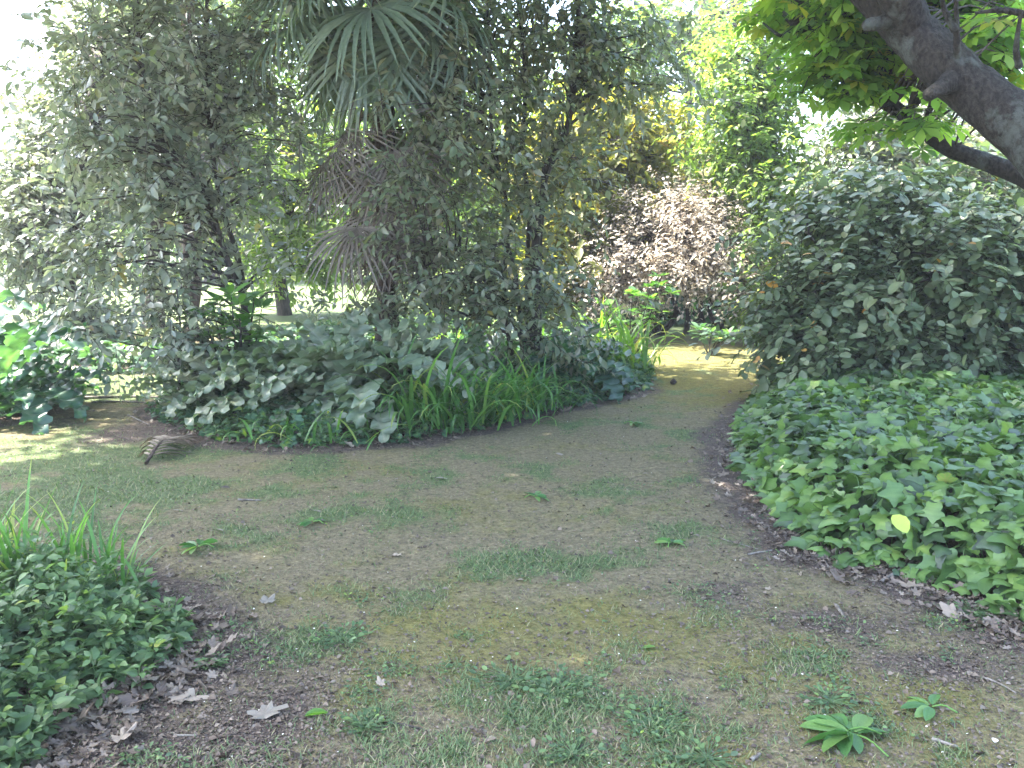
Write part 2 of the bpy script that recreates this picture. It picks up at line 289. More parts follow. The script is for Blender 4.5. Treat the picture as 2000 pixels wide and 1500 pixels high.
soc = ramp(t, nf, [(.3, (.055, .042, .036)), (.52, (.105, .082, .07)), (.7, (.16, .128, .112)), (.85, (.21, .18, .165))])
def mixc(f, a, b, lo=.35, hi=.65, nn=None):
    ad = t.nodes.new('ShaderNodeMath'); ad.operation = 'ADD'; t.links.new(f, ad.inputs[0]); sb = t.nodes.new('ShaderNodeMath'); sb.operation = 'MULTIPLY_ADD'; sb.inputs[1].default_value = .9; sb.inputs[2].default_value = -.45
    t.links.new(nn or nm, sb.inputs[0]); t.links.new(sb.outputs[0], ad.inputs[1])
    mr = t.nodes.new('ShaderNodeMapRange'); mr.interpolation_type = 'SMOOTHSTEP'; mr.inputs[1].default_value = lo; mr.inputs[2].default_value = hi; t.links.new(ad.outputs[0], mr.inputs[0])
    x = t.nodes.new('ShaderNodeMix'); x.data_type = 'RGBA'; t.links.new(mr.outputs[0], x.inputs[0]); t.links.new(a, x.inputs[6]); t.links.new(b, x.inputs[7]); return x.outputs[2]
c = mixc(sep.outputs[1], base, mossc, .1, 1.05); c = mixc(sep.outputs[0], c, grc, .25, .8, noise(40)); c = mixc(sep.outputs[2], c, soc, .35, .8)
mm = t.nodes.new('ShaderNodeMix'); mm.data_type = 'RGBA'; mm.blend_type = 'MULTIPLY'; mm.inputs[0].default_value = 1; t.links.new(c, mm.inputs[6]); t.links.new(ramp(t, noise(22, 9, .75), [(.32, (.55, .57, .55)), (.5, (1, 1, 1)), (.7, (1.5, 1.42, 1.35))]), mm.inputs[7]); c = mm.outputs[2]
t.links.new(c, p.inputs['Base Color']); p.inputs['Roughness'].default_value = .95; p.inputs['Specular IOR Level'].default_value = .2
b1 = t.nodes.new('ShaderNodeBump'); b1.inputs['Strength'].default_value = .9; b1.inputs['Distance'].default_value = .02; t.links.new(nf, b1.inputs['Height'])
b2 = t.nodes.new('ShaderNodeBump'); b2.inputs['Strength'].default_value = .6; b2.inputs['Distance'].default_value = .008; t.links.new(nc, b2.inputs['Height']); t.links.new(b1.outputs[0], b2.inputs['Normal']); t.links.new(b2.outputs[0], p.inputs['Normal'])
gro = mb.build('ground', m); tag(gro, 'mossy lawn and bare soil of the garden walk', kind='structure')
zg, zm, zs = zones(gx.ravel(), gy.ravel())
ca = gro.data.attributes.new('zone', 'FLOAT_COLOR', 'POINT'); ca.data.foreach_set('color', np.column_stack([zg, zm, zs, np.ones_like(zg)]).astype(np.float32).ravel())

# ------------------------------------------------------------ ground cover that nobody could count
def scatter(n, x0, x1, y0, y1): 
    y = 1 / rng.uniform(1 / y1, 1 / y0, n); x = rng.uniform(-1, 1, n) * y * .62
    return x, y                                        # denser towards the viewer, within the garden walk
inbed = lambda x, y: np.maximum.reduce([polydist(P, x, y) for P in (ISLE, IVYP, HERBP, LEFTP)])
x, y = scatter(340000, 0, 0, 2.2, 14)
g, mo, s = zones(x, y); k = (rng.random(len(x)) < np.clip(g * .95 + .02, .1, 1)) & (inbed(x, y) < .05) & (rng.random(len(x)) > s * .75)
x, y, g = x[k], y[k], g[k]; n = len(x); a = rng.uniform(0, 2 * np.pi, n)
tv = (np.array([[-.05, 0, 0], [.05, 0, 0], [.045, .55, .05], [-.045, .55, .05], [0, 1, .2]]), [np.array([[0, 1, 2, 3]]), np.array([[3, 2, 4]])])
mb = MB(); Yd = np.column_stack([np.cos(a) * .9, np.sin(a) * .9, rng.uniform(.3, 1.6, n)])
put(mb, tv, np.column_stack([x, y, gz(x, y) - .002]), Yd, np.column_stack([np.cos(a), np.sin(a), -np.ones(n)]) + .2, rng.uniform(.012, .04, n) * (.7 + .5 * g), rng.random(n))
tag(mb.build('grass', GRASS), 'short patchy grass in the mossy lawn', kind='stuff')
# low weeds: small round leaves
x, y = scatter(26000, 0, 0, 2.2, 11); g, mo, s = zones(x, y); cl = fbm(x, y, .22, 44)
k = (cl > .6) & (g > .2) & (inbed(x, y) < 0); x, y = x[k], y[k]; n = len(x); a = rng.uniform(0, 2 * np.pi, n)
mb = MB(); put(mb, T_O, np.column_stack([x, y, gz(x, y) + rng.uniform(.002, .02, n)]), np.column_stack([np.cos(a), np.sin(a), rng.uniform(-.1, .5, n)]), rng.normal(size=(n, 3)) * .25 + UP, rng.uniform(.008, .02, n), rng.random(n) * .95)
tag(mb.build('weeds', HERB2), 'tiny round leaved weeds creeping in the lawn', kind='stuff')
# crumbs of dry leaf
x, y = scatter(150000, 0, 0, 2.2, 12); g, mo, s = zones(x, y); k = (rng.random(len(x)) < np.clip(s * .7 + .22, 0, 1)) & (inbed(x, y) < .12); x, y = x[k], y[k]; n = len(x); a = rng.uniform(0, 2 * np.pi, n)
mb = MB(); put(mb, T_simple(.35, .2, .1), np.column_stack([x, y, gz(x, y) + .003]), np.column_stack([np.cos(a), np.sin(a), rng.normal(0, .25, n)]), rng.normal(size=(n, 3)) * .35 + UP, rng.gamma(1.8, .0036, n) + .003, rng.random(n) ** 2 * .75)
x, y = scatter(90000, 0, 0, 2.2, 12); dd = np.maximum.reduce([polydist(IVYP, x, y), polydist(HERBP, x, y) - .05, polydist(ISLE, x, y) - .12]); k = (dd < .12) & (rng.random(len(x)) < .65 * np.exp(-(np.minimum(dd, 0) / .20) ** 2)); x, y = x[k], y[k]
for i in range(9):
    xx, yy = x[i::9], y[i::9]; n = len(xx); a = rng.uniform(0, 2 * np.pi, n)
    put(mb, T_DRYS[i], np.column_stack([xx, yy, gz(xx, yy) + rng.uniform(.003, .02, n)]), np.column_stack([np.cos(a), np.sin(a), rng.normal(0, .3, n)]), rng.normal(size=(n, 3)) * .4 + UP, rng.gamma(3, .008, n) + .01, rng.random(n) ** 1.3 * .9)
tag(mb.build('leaf_litter', DRY), 'fine brown leaf litter strewn over bare soil', kind='stuff')
x, y = scatter(420, 0, 0, 2.2, 12); k = inbed(x, y) < -.02; x, y = x[k], y[k]; n = len(x); a = rng.uniform(0, 2 * np.pi, n)
mb = MB(); put(mb, T_oval(.4, .1, .1), np.column_stack([x, y, gz(x, y) + .006]), np.column_stack([np.cos(a), np.sin(a), np.zeros(n)]), rng.normal(size=(n, 3)) * .3 + UP, np.minimum(rng.gamma(3, .0013, n) + .0015, .009), rng.random(n))
tag(mb.build('petals', PETAL), 'tiny white petals and chips scattered over the lawn', kind='stuff')

# ------------------------------------------------------------ trees
def crown_points(blobs, n, rs, shell=.45):
    w = np.array([b[3] * b[4] * (b[5] if len(b) > 5 else 1) for b in blobs], float); w /= w.sum()
    idx = rs.choice(len(blobs), n, p=w); out = []; outw = []
    for i in idx:
        px, py, Y, rx, ry = blobs[i][:5]; c = at(px, py, Y); d = nrm(rs.normal(size=3)); r = rs.random() ** shell
        R = np.array([rx * Y / F, (rx + ry) * .5 * Y / F * .8, ry * Y / F]); o = d * r * R
        out.append(c + o); outw.append(nrm(o + 1e-6))
    return np.array(out), np.array(outw)
def make_tree(name, label, cat, base, stems, blobs, nclump, leafm, barkm=STEM, tpl=T_S, leaf=.11, twigs=6, lpt=9, tl=.45, sig=.22, droop=.35, seed=1, group=None, br=.018, minz=.05, lean=(0, 0, 0), lsd=.25, branches=True, tops=()):
    rs = np.random.default_rng(seed); root = thing(name, base, label, cat, group)
    tp = []
    for st in stems:
        pr = spline(st, max(10, 5 * len(st))); mb = MB(); tube(mb, pr[:, :3], pr[:, 3], 8, .05); mb.build('trunk', barkm, root); tp.append(pr)
    tp = np.vstack(tp); cc, oo = crown_points(blobs, nclump, rs); k = cc[:, 2] > minz; cc, oo = cc[k], oo[k]; nclump = len(cc)
    mbB = MB(); mbL = MB()
    if branches:
        for c0 in cc:
            d = np.linalg.norm(tp[:, :3] - c0, axis=1) + np.maximum(tp[:, 2] - c0[2] + .15, 0) * 3
            j = int(np.argmin(d)); a0 = tp[j, :3]; L = np.linalg.norm(c0 - a0)
            if L < .02: continue
            mid = a0 * .5 + c0 * .5 + rs.normal(size=3) * .07 * L + UP * .10 * L
            tube(mbB, spline(np.array([a0, mid, c0]), 7), np.linspace(min(br, tp[j, 3] * .6), .004, 7), 4)
    n = nclump * twigs; C0 = np.repeat(cc, twigs, 0) + rs.normal(size=(n, 3)) * sig * np.array([1, 1, .8]) * rs.uniform(.4, 1.3, nclump).repeat(twigs)[:, None]
    D = nrm(np.repeat(oo, twigs, 0) * .7 + nrm(rs.normal(size=(n, 3))) * .9 + UP * -.1 + np.array(lean))
    L = tl * rs.uniform(.6, 1.3, n)
    if branches:
        e = C0 + D * L[:, None]; e[:, 2] -= droop * L * .4; m_ = C0 + D * L[:, None] * .5
        for a0, a1, a2 in zip(C0, m_, e): tube(mbB, [a0, a1, a2], [.0035, .0028, .0015], 3)
    f = (np.arange(lpt) + .6) / lpt; P = C0[:, None] + D[:, None] * (L[:, None] * f[None])[..., None]
    P[..., 2] -= droop * (L[:, None] * f[None] ** 2) * .4
    side = nrm(np.cross(D, UP + rs.normal(size=(n, 3)) * .4)); sgn = np.where(np.arange(lpt) % 2, 1, -1)[None, :, None]
    Yd = D[:, None] * .55 + side[:, None] * sgn * .85 + rs.normal(size=(n, lpt, 3)) * .25 - UP * droop
    N = UP + oo.repeat(twigs, 0)[:, None] * .5 + rs.normal(size=(n, lpt, 3)) * .38
    P = P.reshape(-1, 3); Yd = Yd.reshape(-1, 3); N = N.reshape(-1, 3)
    R = np.clip(rs.uniform(.0, 1, nclump).repeat(twigs * lpt) * .35 + rs.random(len(P)) * .67, 0, 1)
    S = leaf * np.clip(1 + rs.normal(size=len(P)) * lsd, .45, 1.7); k = P[:, 2] > minz * .7
    put(mbL, tpl, P[k], Yd[k], N[k], S[k], R[k])
    for (cx, cy, cz, rx, ry, rz, nt_) in tops:               # the tree's unseen upper crown, shaped and placed to shade the foreground
        d_ = nrm(rs.normal(size=(nt_, 3))) * (rs.random(nt_) ** .42)[:, None]; q = np.array([cx, cy, cz]) + d_ * np.array([rx, ry, rz])
        q = np.repeat(q, 16, 0) + rs.normal(size=(nt_ * 16, 3)) * .3; put(mbL, tpl, q, rs.normal(size=q.shape) - UP * .4, UP + rs.normal(size=q.shape) * .6, .19, rs.random(len(q)))
        for c0 in (np.array([cx, cy, cz]) + d_ * np.array([rx, ry, rz]))[::5]:
            a0 = tp[int(np.argmin(np.linalg.norm(tp[:, :3] - c0, axis=1))), :3]; tube(mbB, spline(np.array([a0, (a0 + c0) / 2 + UP * .2, c0]), 7), np.linspace(.03, .006, 7), 4)
    mbL.build('crown', leafm, root)
    if mbB.n: mbB.build('branches', barkm, root)
    return root
def S_(pts, r): return [np.append(at(*p), rr) for p, rr in zip(pts, r)]
def G_(px, Y):                                          # ground point below a column at distance Y
    v = at(px, 700, Y); v[2] = 0; return v

# slender grey leaved tree on the left of the bed
g0 = G_(482, 8.6)
make_tree('small_tree', 'slender tree with drooping silvery grey leaves at the left end of the planted bed', 'tree', g0,
          [[np.append(g0 - UP * .1, .05), *S_([(478, 600, 8.6), (442, 500, 8.6), (398, 375, 8.5), (335, 290, 8.4), (290, 180, 8.3), (270, 20, 8.3), (280, -300, 8.5)], [.035, .028, .026, .018, .014, .012, .006])],
           [np.append(g0 + [.06, .1, -.1], .045), *S_([(484, 650, 8.7), (468, 520, 8.8), (430, 390, 8.8), (410, 250, 8.8), (400, 80, 8.9), (420, -150, 9), (470, -500, 9.2)], [.036, .03, .025, .02, .018, .014, .008])]],
          [(290, 110, 8.5, 180, 150), (215, 290, 8.3, 130, 110), (330, 420, 8.3, 170, 100), (420, 250, 8.8, 130, 150), (470, 60, 8.9, 110, 110), (260, 520, 8.1, 130, 60), (210, 640, 7.9, 75, 40), (330, 640, 8.0, 90, 60), (540, 330, 9, 70, 120), (530, 560, 8.8, 60, 50, .6), (330, -150, 8.8, 250, 120, .7)],
          168, GREY, leaf=.09, seed=11, tl=.42, droop=.3, lpt=11, twigs=7, tops=[(-5.0, 8.6, 6.3, 2.7, 2.2, 1.4, 560)])
# stem growing at the left tip of the bed
g0 = G_(350, 7.4)
make_tree('sapling', 'thin dark sapling rising at the left tip of the planted bed', 'sapling', g0,
          [[np.append(g0, .014), *S_([(348, 720, 7.5), (352, 640, 7.6), (345, 560, 7.7)], [.012, .009, .005])]],
          [(345, 650, 7.6, 50, 50), (330, 700, 7.5, 40, 30), (350, 580, 7.7, 40, 40)], 14, GREY, leaf=.09, seed=12, tl=.25, sig=.1, lpt=6)
# multi stemmed tree in the middle
g0 = G_(1045, 9.0)
make_tree('multi_stem_tree', 'many stemmed tree with dull olive leaves in the middle of the planted bed', 'tree', g0,
          [[np.append(g0, .055), *S_([(1042, 560, 9), (1050, 430, 9), (1066, 340, 9), (1110, 240, 9), (1125, 100, 9), (1140, -200, 9), (1150, -700, 9.2)], [.05, .045, .04, .03, .025, .02, .01])],
           [np.append(g0 + [-.06, .05, 0], .035), *S_([(1030, 520, 9.1), (1035, 400, 9.1), (1020, 300, 9.1), (1025, 150, 9.1), (1000, -100, 9.2)], [.028, .025, .022, .018, .01])],
           [np.append(g0 + [-.2, .1, 0], .03), *S_([(985, 560, 8.9), (992, 420, 8.9), (960, 250, 8.9), (955, 60, 8.9), (930, -200, 9)], [.026, .02, .018, .015, .01])],
           [np.append(g0 + [-.1, -.1, 0], .02), *S_([(1000, 500, 8.8), (940, 490, 8.7), (880, 500, 8.6), (830, 520, 8.5)], [.02, .018, .014, .008])],
           [np.append(g0 + [.05, .1, 0], .02), *S_([(1060, 420, 9.2), (1100, 375, 9.3), (1150, 350, 9.4), (1220, 370, 9.5)], [.016, .012, .01, .006])]],
          [(1000, 130, 8.9, 170, 150), (880, 250, 8.7, 120, 90), (840, 420, 8.2, 120, 80, .9), (720, 470, 8.1, 60, 50, .3), (830, 260, 8.0, 70, 80, .6), (820, 130, 8.2, 70, 60, .4), (860, 560, 8.4, 150, 60), (990, 480, 8.8, 110, 110), (1160, 140, 9.1, 130, 100), (1270, 190, 9.3, 80, 60, .4), (900, 90, 8.9, 70, 70, .7), (1030, 610, 8.3, 90, 70, 1.2), (760, 600, 8.4, 60, 30, .5), (1130, 20, 9.2, 170, 70), (1000, 330, 8.9, 130, 80), 
           (1050, -130, 9, 250, 100, .6)],
          198, MID, leaf=.088, seed=21, tl=.42, droop=.4, lpt=11, twigs=7, tpl=T_S, tops=[(-.8, 9.2, 6.6, 3.0, 2.8, 1.7, 500)])

# big shrub on the right
g0 = G_(1760, 8.9)
make_tree('large_shrub', 'large rounded shrub with dense dull green leaves behind the ivy on the right', 'shrub', g0,
          [[np.append(g0 + [dx, dy, 0], .05), *S_([(1760 + sx * .3, 600, 8.9), (1760 + sx, 460, 8.9)], [.035, .015])] for dx, dy, sx in ((-.5, 0, -180), (0, .1, -40), (.3, -.1, 110), (.6, .2, 230))],
          [(1640, 600, 8.6, 130, 130), (1800, 560, 8.3, 180, 150), (1960, 560, 8.3, 160, 160), (1580, 680, 8.4, 80, 55), (1560, 590, 8.6, 80, 90, .8), (1720, 690, 8.0, 160, 40), (1900, 690, 7.9, 160, 45), (1750, 430, 8.9, 180, 80), (1920, 400, 9, 140, 80), (1700, 365, 9, 60, 35, .5), (1850, 340, 9, 70, 30, .5), (1970, 335, 9, 60, 40, .5), (1600, 400, 9.3, 50, 40, .5), (1620, 450, 9.2, 90, 70, .6), (2150, 500, 8.6, 180, 200, .8), (1520, 640, 8.9, 50, 60, .5)],
          400, SHRUB, leaf=.09, seed=31, tl=.4, sig=.15, lsd=.32, droop=.25, lpt=9, twigs=7, tpl=T_O)

# pale domed bush with a dark hollow
g0 = G_(1350, 14.2)
make_tree('domed_bush', 'pale pinkish domed bush arching over a dark hollow beyond the sunlit strip', 'bush', g0,
          [[np.append(g0 + [dx, 0, 0], .05), *S_([(1350 + dx * 60, 600, 14.3), (1350 + sx, 480, 13.9)], [.04, .02])] for dx, sx in ((-.5, -90), (-.1, -20), (.3, 50), (.6, 100))],
          [(1330, 460, 13.6, 140, 80), (1240, 520, 13.2, 80, 55), (1420, 520, 13.0, 80, 45), (1330, 525, 12.9, 100, 18), (1340, 420, 14, 100, 40), (1195, 575, 13.2, 35, 45, .5), (1465, 560, 13.0, 40, 45, .6), (1380, 400, 13.8, 60, 45, .5), (1345, 430, 14.6, 150, 70, .8)],
          560, PINK, leaf=.068, seed=41, tl=.4, sig=.2, droop=.3, lpt=8, twigs=6)
# dark leaves added behind to stand for the shade in the hollow
def bgtree(name, label, cat, px, Y, blobs, n, mat, seed, stems=None, leaf=.14, r=.12, tpl=T_S, branches=True, **kw):
    g0 = G_(px, Y)
    topy = min(b[1] for b in blobs)
    st = stems or [[np.append(g0 - UP * .1, r), *S_([(px + rng.uniform(-15, 15), 500, Y), (px + rng.uniform(-30, 30), (topy + 500) / 2, Y), (px + rng.uniform(-40, 40), topy, Y)], [r * .85, r * .6, r * .2])]]
    return make_tree(name, label, cat, g0, st, blobs, n, mat, GREYB if kw.pop('pale', False) else STEM, tpl, leaf, seed=seed, branches=branches, **kw)
GB = 'background trees around the lawn'
bgtree('bush', 'dark leaf mass added to stand for the shade under the domed bush', 'bush', 1340, 16.5, [(1340, 600, 16.5, 170, 80), (1240, 620, 16, 60, 60), (1450, 620, 16, 60, 60)], 140, FATS, 51, leaf=.16, r=.05, sig=.25, twigs=6, lpt=7)
bgtree('yellowing_tree', 'tree with yellow and orange tinged leaves left of the pale domed bush', 'tree', 1150, 14.5,
       [(1110, 330, 14.3, 100, 90), (1190, 260, 14.8, 110, 60), (1120, 450, 14.2, 90, 80), (1170, 380, 14.5, 70, 50), (1110, 530, 14.0, 60, 50), (1080, 560, 13.5, 70, 60), (1290, 320, 15, 80, 60)], 330, YELL, 52, leaf=.13, sig=.26, tl=.5, twigs=6, lpt=8, group=GB)
bgtree('leafy_tree', 'tall bright green tree left of the white sky gap, between domed bush and shrub', 'tree', 1500, 14,
       [(1470, 150, 14, 80, 100), (1530, 110, 14.5, 80, 60, .6), (1440, 240, 13.6, 70, 90), (1500, 330, 13.5, 90, 80), (1530, 420, 13, 80, 70), (1560, 500, 13, 80, 70), (1510, 590, 12.8, 60, 60), (1450, 40, 14.5, 90, 40, .5)], 300, LIME2, 53, leaf=.11, sig=.24, tl=.45, twigs=6, lpt=8, group=GB)
bgtree('leafy_tree', 'grey green tree with thin pale stems behind the large shrub', 'tree', 1740, 13,
       [(1700, 290, 13, 70, 70), (1790, 330, 13, 120, 50), (1720, 380, 12.5, 130, 40), (1900, 370, 12.5, 120, 50), (1690, 200, 14, 40, 40, .4), (1800, 230, 14, 90, 60, .7), (1960, 300, 13, 90, 60)], 330, MID, 54, leaf=.11, r=.04, sig=.24, tl=.45, twigs=5, lpt=8, group=GB, pale=True)
bgtree('leafy_tree', 'dense tree behind the small tree at the left edge with a dark trunk', 'tree', 165, 12.5,
       [(130, 400, 12.5, 130, 90), (60, 380, 12.5, 80, 80), (110, 540, 12, 100, 70), (60, 460, 11.8, 90, 50), (170, 250, 13, 120, 80), (90, 290, 13, 60, 60, .6), (220, 120, 13.5, 110, 110), (190, 620, 12, 60, 40)], 270, GREY, 55, leaf=.125, sig=.24, tl=.45, twigs=6, lpt=8, r=.16, group=GB)
bgtree('leafy_tree', 'tall tree with glossy green leaves behind the small tree, below the bright sky', 'tree', 300, 15.5,
       [(280, 50, 15.5, 120, 120), (400, 120, 16, 120, 120), (330, 280, 15.5, 150, 100), (520, 60, 16, 120, 90), (450, 230, 16, 100, 80)], 220, BACKG, 56, leaf=.13, sig=.3, tl=.5, twigs=6, lpt=7, r=.2, group=GB)
bgtree('leafy_tree', 'sunlit yellow green tree seen between the small tree and the palm', 'tree', 560, 18,
       [(540, 330, 18, 100, 80), (620, 400, 18, 90, 90), (500, 460, 18, 90, 60), (600, 500, 17.5, 110, 50), (600, 250, 19, 120, 90), (440, 400, 18, 60, 60)], 230, LIME2, 57, leaf=.16, sig=.3, tl=.5, twigs=6, lpt=7, r=.15, group=GB)
bgtree('leafy_tree', 'dark green tree hidden behind the palm and the many stemmed tree', 'tree', 850, 16,
       [(800, 100, 16, 140, 130), (900, 300, 16, 160, 120), (780, 350, 16, 120, 110), (900, 500, 15.5, 170, 90), (1020, 190, 17, 100, 100), (980, 560, 15, 130, 60)], 270, LIME2, 58, leaf=.13, sig=.3, tl=.5, twigs=6, lpt=7, r=.2, group=GB)
bgtree('leafy_tree', 'hazy green tree top above the white gap between middle tree and chestnut', 'tree', 1330, 24,
       [(1340, 40, 24, 90, 60, .8), (1240, 70, 24, 60, 50, .6), (1240, 260, 23, 90, 50), (1380, 330, 23, 100, 50), (1600, 40, 25, 150, 50), (1180, 120, 23, 80, 80)], 210, BACKG, 59, leaf=.2, sig=.45, tl=.7, twigs=6, lpt=7, r=.25, group=GB)
# far trees across the sunlit lawn
FAR = [(-250, 34, 480, 'farthest left round tree across the sunlit lawn'), (60, 38, 560, 'low round tree across the lawn at the left edge'), (420, 33, 430, 'round tree across the lawn behind the slender tree'), (760, 36, 500, 'round tree across the lawn behind the palm'),
       (1080, 34, 460, 'round tree across the lawn behind the many stemmed tree'), (1420, 38, 480, 'round tree across the lawn behind the domed bush'), (1760, 34, 430, 'round tree across the lawn behind the large shrub'), (2150, 36, 400, 'farthest right round tree beyond the shrub')]
for i, (px, Y, w, lab) in enumerate(FAR):
    s = .3 * w
    top = 330 if i in (1, 5, 6) else 250
    bgtree('far_tree', lab, 'tree', px, Y, [(px, (top + 470) / 2, Y, w * .5, (480 - top) / 2), (px - w * .3, 430, Y, w * .3, 60), (px + w * .3, 420, Y, w * .3, 60)], 120, (BACKG, LIME)[i % 2], 70 + i, leaf=.42, sig=.7, tl=1.2, twigs=6, lpt=6, r=.3, group='far trees beyond the lawn', branches=False)

# tall grey trunks in the sky gap
for px, w, lab in ((1375, 14, 'straight bluish grey trunk standing left in the upper sky gap'), (1432, 10, 'straight bluish grey trunk standing right in the upper sky gap')):
    g0 = G_(px + 20, 26); root = thing('tall_trunk_tree', g0, lab, 'tree', 'tall grey trunks in the sky gap')
    mb = MB(); pr = spline(np.array([np.append(g0, w * 26 / F * 1.1), *S_([(px + 12, 300, 26), (px + 2, 60, 26), (px, -200, 26), (px - 5, -500, 26)], [w * 26 / F, w * 26 / F * .9, w * 26 / F * .8, .05])]), 24)
    tube(mb, pr[:, :3], pr[:, 3], 8, .04); mb.build('trunk', GREYB, root)
    mb = MB(); cc, oo = crown_points([(px, -420, 26, 160, 160)], 500, rng); put(mb, T_S, cc, oo + rng.normal(size=cc.shape), UP + rng.normal(size=cc.shape) * .5, .4, rng.random(len(cc))); mb.build('crown', BACKG, root)

# ------------------------------------------------------------ fan palms
def frond_mesh(seed, dead=False, L=.62, nseg=34, mat=PALM):
    rs = np.random.default_rng(seed); mb = MB()
    pl = .55 if not dead else .4                                     # leaf stalk
    stalk = spline([[0, 0, 0], [0, pl * .5, .06], [0, pl, .03]], 6); tube(mb, stalk, [.014, .011, .008, .007, .006, .005], 5, R=.4)
    hub = stalk[-1]; spread = 2.15 if not dead else 1.5
    for k in range(nseg):
        a = (k / (nseg - 1) - .5) * 2 * spread + rs.normal(0, .02); l = L * (1 - .28 * (abs(a) / spread) ** 2) * rs.uniform(.85, 1.05)
        d = np.array([math.sin(a), math.cos(a), 0.]); s = np.array([math.cos(a), -math.sin(a), 0.])
        f = np.array([0, .25, .5, .72, .88, 1.0]); w = np.array([.003, .011, .016, .012, .007, .001]) * (1 if not dead else .55)
        dr = (.12 + .2 * rs.random()) if not dead else (.1 + .25 * rs.random())
        z = .05 * np.sin(f * 3) - dr * l * f ** 2.2 - (rs.random() < .4) * .1 * np.maximum(f - .7, 0) - .18 * l * f * (abs(a) / spread) ** 2
        P = hub + d * (f * l * (1 - .2 * dr * f))[:, None] + UP * z[:, None] + s * (rs.normal(0, .012) * f[:, None] ** 2)
        V = []
        for i in range(6): V += [P[i] - s * w[i] + UP * w[i] * .5, P[i], P[i] + s * w[i] + UP * w[i] * .5]
        Q = []
        for i in range(5): a0 = i * 3; Q += [[a0, a0 + 1, a0 + 4, a0 + 3], [a0 + 1, a0 + 2, a0 + 5, a0 + 4]]
        mb.add(V, [Q], np.clip(rs.uniform(.1, .7) + .3 * (f.repeat(3) > .95), 0, 1))
    return mb.mesh('dead_frond' if dead else 'frond', mat)
GF = [frond_mesh(i) for i in range(5)]; DF = [frond_mesh(20 + i, True, .6, 22, DEADP) for i in range(4)]
def palm(base, top, label, nf, nd, seed, sc=1.0, r=.12, skirt=1.2, name='fan_palm'):
    rs = np.random.default_rng(seed); root = thing(name, base, label, 'palm tree')
    base = np.asarray(base); top = np.asarray(top)
    pr = spline([base - UP * .1, base * .5 + top * .5 + [.05, 0, 0], top], 30); mb = MB(); tube(mb, pr, r * (1 + .12 * rs.normal(size=30)), 12, .12); mb.build('trunk', FIBRE, root)
    def setf(me, nm, pos, d, roll, s):
        o = bpy.data.objects.new(nm, me); C.objects.link(o); o.parent = root
        Y = Vector(d).normalized(); X = Y.cross(Vector((0, 0, 1))); X = X.normalized() if X.length > .05 else Vector((1, 0, 0)); Z = X.cross(Y)
        from mathutils import Matrix, Quaternion
        M = Matrix((X, Y, Z)).transposed(); q = Quaternion(Y, roll) @ M.to_quaternion()
        o.location = Vector(pos) - root.location; o.rotation_euler = q.to_euler(); o.scale = (s,) * 3
    for k in range(nf):
        a = k * 2.399 + rs.normal(0, .2); e = 1.2 - 2.45 * (k / nf) + rs.normal(0, .08)
        d = (math.cos(a) * math.cos(e), math.sin(a) * math.cos(e), math.sin(e))
        setf(GF[k % 5], 'frond', top - UP * (.4 * k / nf) * sc, d, rs.normal(0, .35), sc * rs.uniform(.9, 1.15))
    for k in range(nd):
        a = k * 2.399 + 1; e = -.65 - .75 * rs.random(); h = .95 + skirt * (k / nd) ** 1.1
        d = (math.cos(a) * math.cos(e), math.sin(a) * math.cos(e), math.sin(e)); rr = r * .8
        setf(DF[k % 4], 'dead_frond', top + np.array([math.cos(a) * rr, math.sin(a) * rr, -h * sc]), d, rs.normal(0, .3), sc * rs.uniform(.75, 1.05))
    return root
palm(G_(755, 8.9), at(730, -140, 8.9), 'fan palm with blue green fronds and a skirt of dead fronds, in the planted bed', 58, 30, 5, 1.42, .11, .9)
palm(G_(375, 13.5), at(365, -60, 13.5), 'second fan palm, thin with a hanging brown skirt, behind the slender tree', 26, 26, 6, 1.3, .12, 1.6)

# ------------------------------------------------------------ horse chestnut reaching in from the right
tb = np.array([4.7, 4.9, 0.])
root = thing('chestnut_tree', tb, 'leaning chestnut tree with thick grey limbs and lime green leaves at the upper right', 'tree')
mainl = spline(np.array([np.append(tb - UP * .2, .38), np.append(tb + [-.1, 0, .6], .31), np.append(tb + [-.7, -.05, 1.25], .25), *S_([(2110, 360, 4.7), (2005, 258, 4.8), (1905, 180, 4.95), (1830, 112, 5.05), (1770, 52, 5.15), (1690, -35, 5.3), (1350, -420, 6), (1150, -700, 6.4)], [.165, .145, .135, .13, .122, .115, .09, .05])]), 60)
mb = MB(); tube(mb, mainl[:, :3], mainl[:, 3], 20, .025)
for p0, p1, r0 in (((1740, 40, 5.08), (1692, 50, 5.0), .06), ((1858, 160, 4.9), (1812, 186, 4.82), .065)):
    a0, a1 = at(*p0), at(*p1); tube(mb, spline([a0, a0 * .5 + a1 * .5, a1], 6), np.array([1.5, 1.25, 1.05, .95, .9, .8]) * r0 * .66, 10, .06)
mb.build('trunk', BARK, root)
def limb(pts, r, sides=10):
    pr = spline(np.array([np.append(q, rr) for q, rr in zip(pts, r)]), 30); mb = MB(); tube(mb, pr[:, :3], pr[:, 3], sides, .04); mb.build('limb', BARK, root); return pr
L2 = limb([mainl[9, :3], at(2130, 420, 5.4), at(2010, 350, 6.0), at(1930, 318, 6.2), at(1845, 285, 6.3), at(1755, 215, 6.4), at(1690, 175, 6.5), at(1630, 110, 6.6), at(1555, 42, 6.7), at(1480, -30, 6.8), at(1380, -160, 7)], [.13, .09, .07, .06, .055, .05, .055, .05, .045, .04, .02])
L3 = limb([mainl[12, :3], at(2350, 60, 4.3), at(2150, -180, 4.0), at(1800, -500, 3.4), at(1500, -1100, 2.6)], [.13, .1, .08, .06, .03])
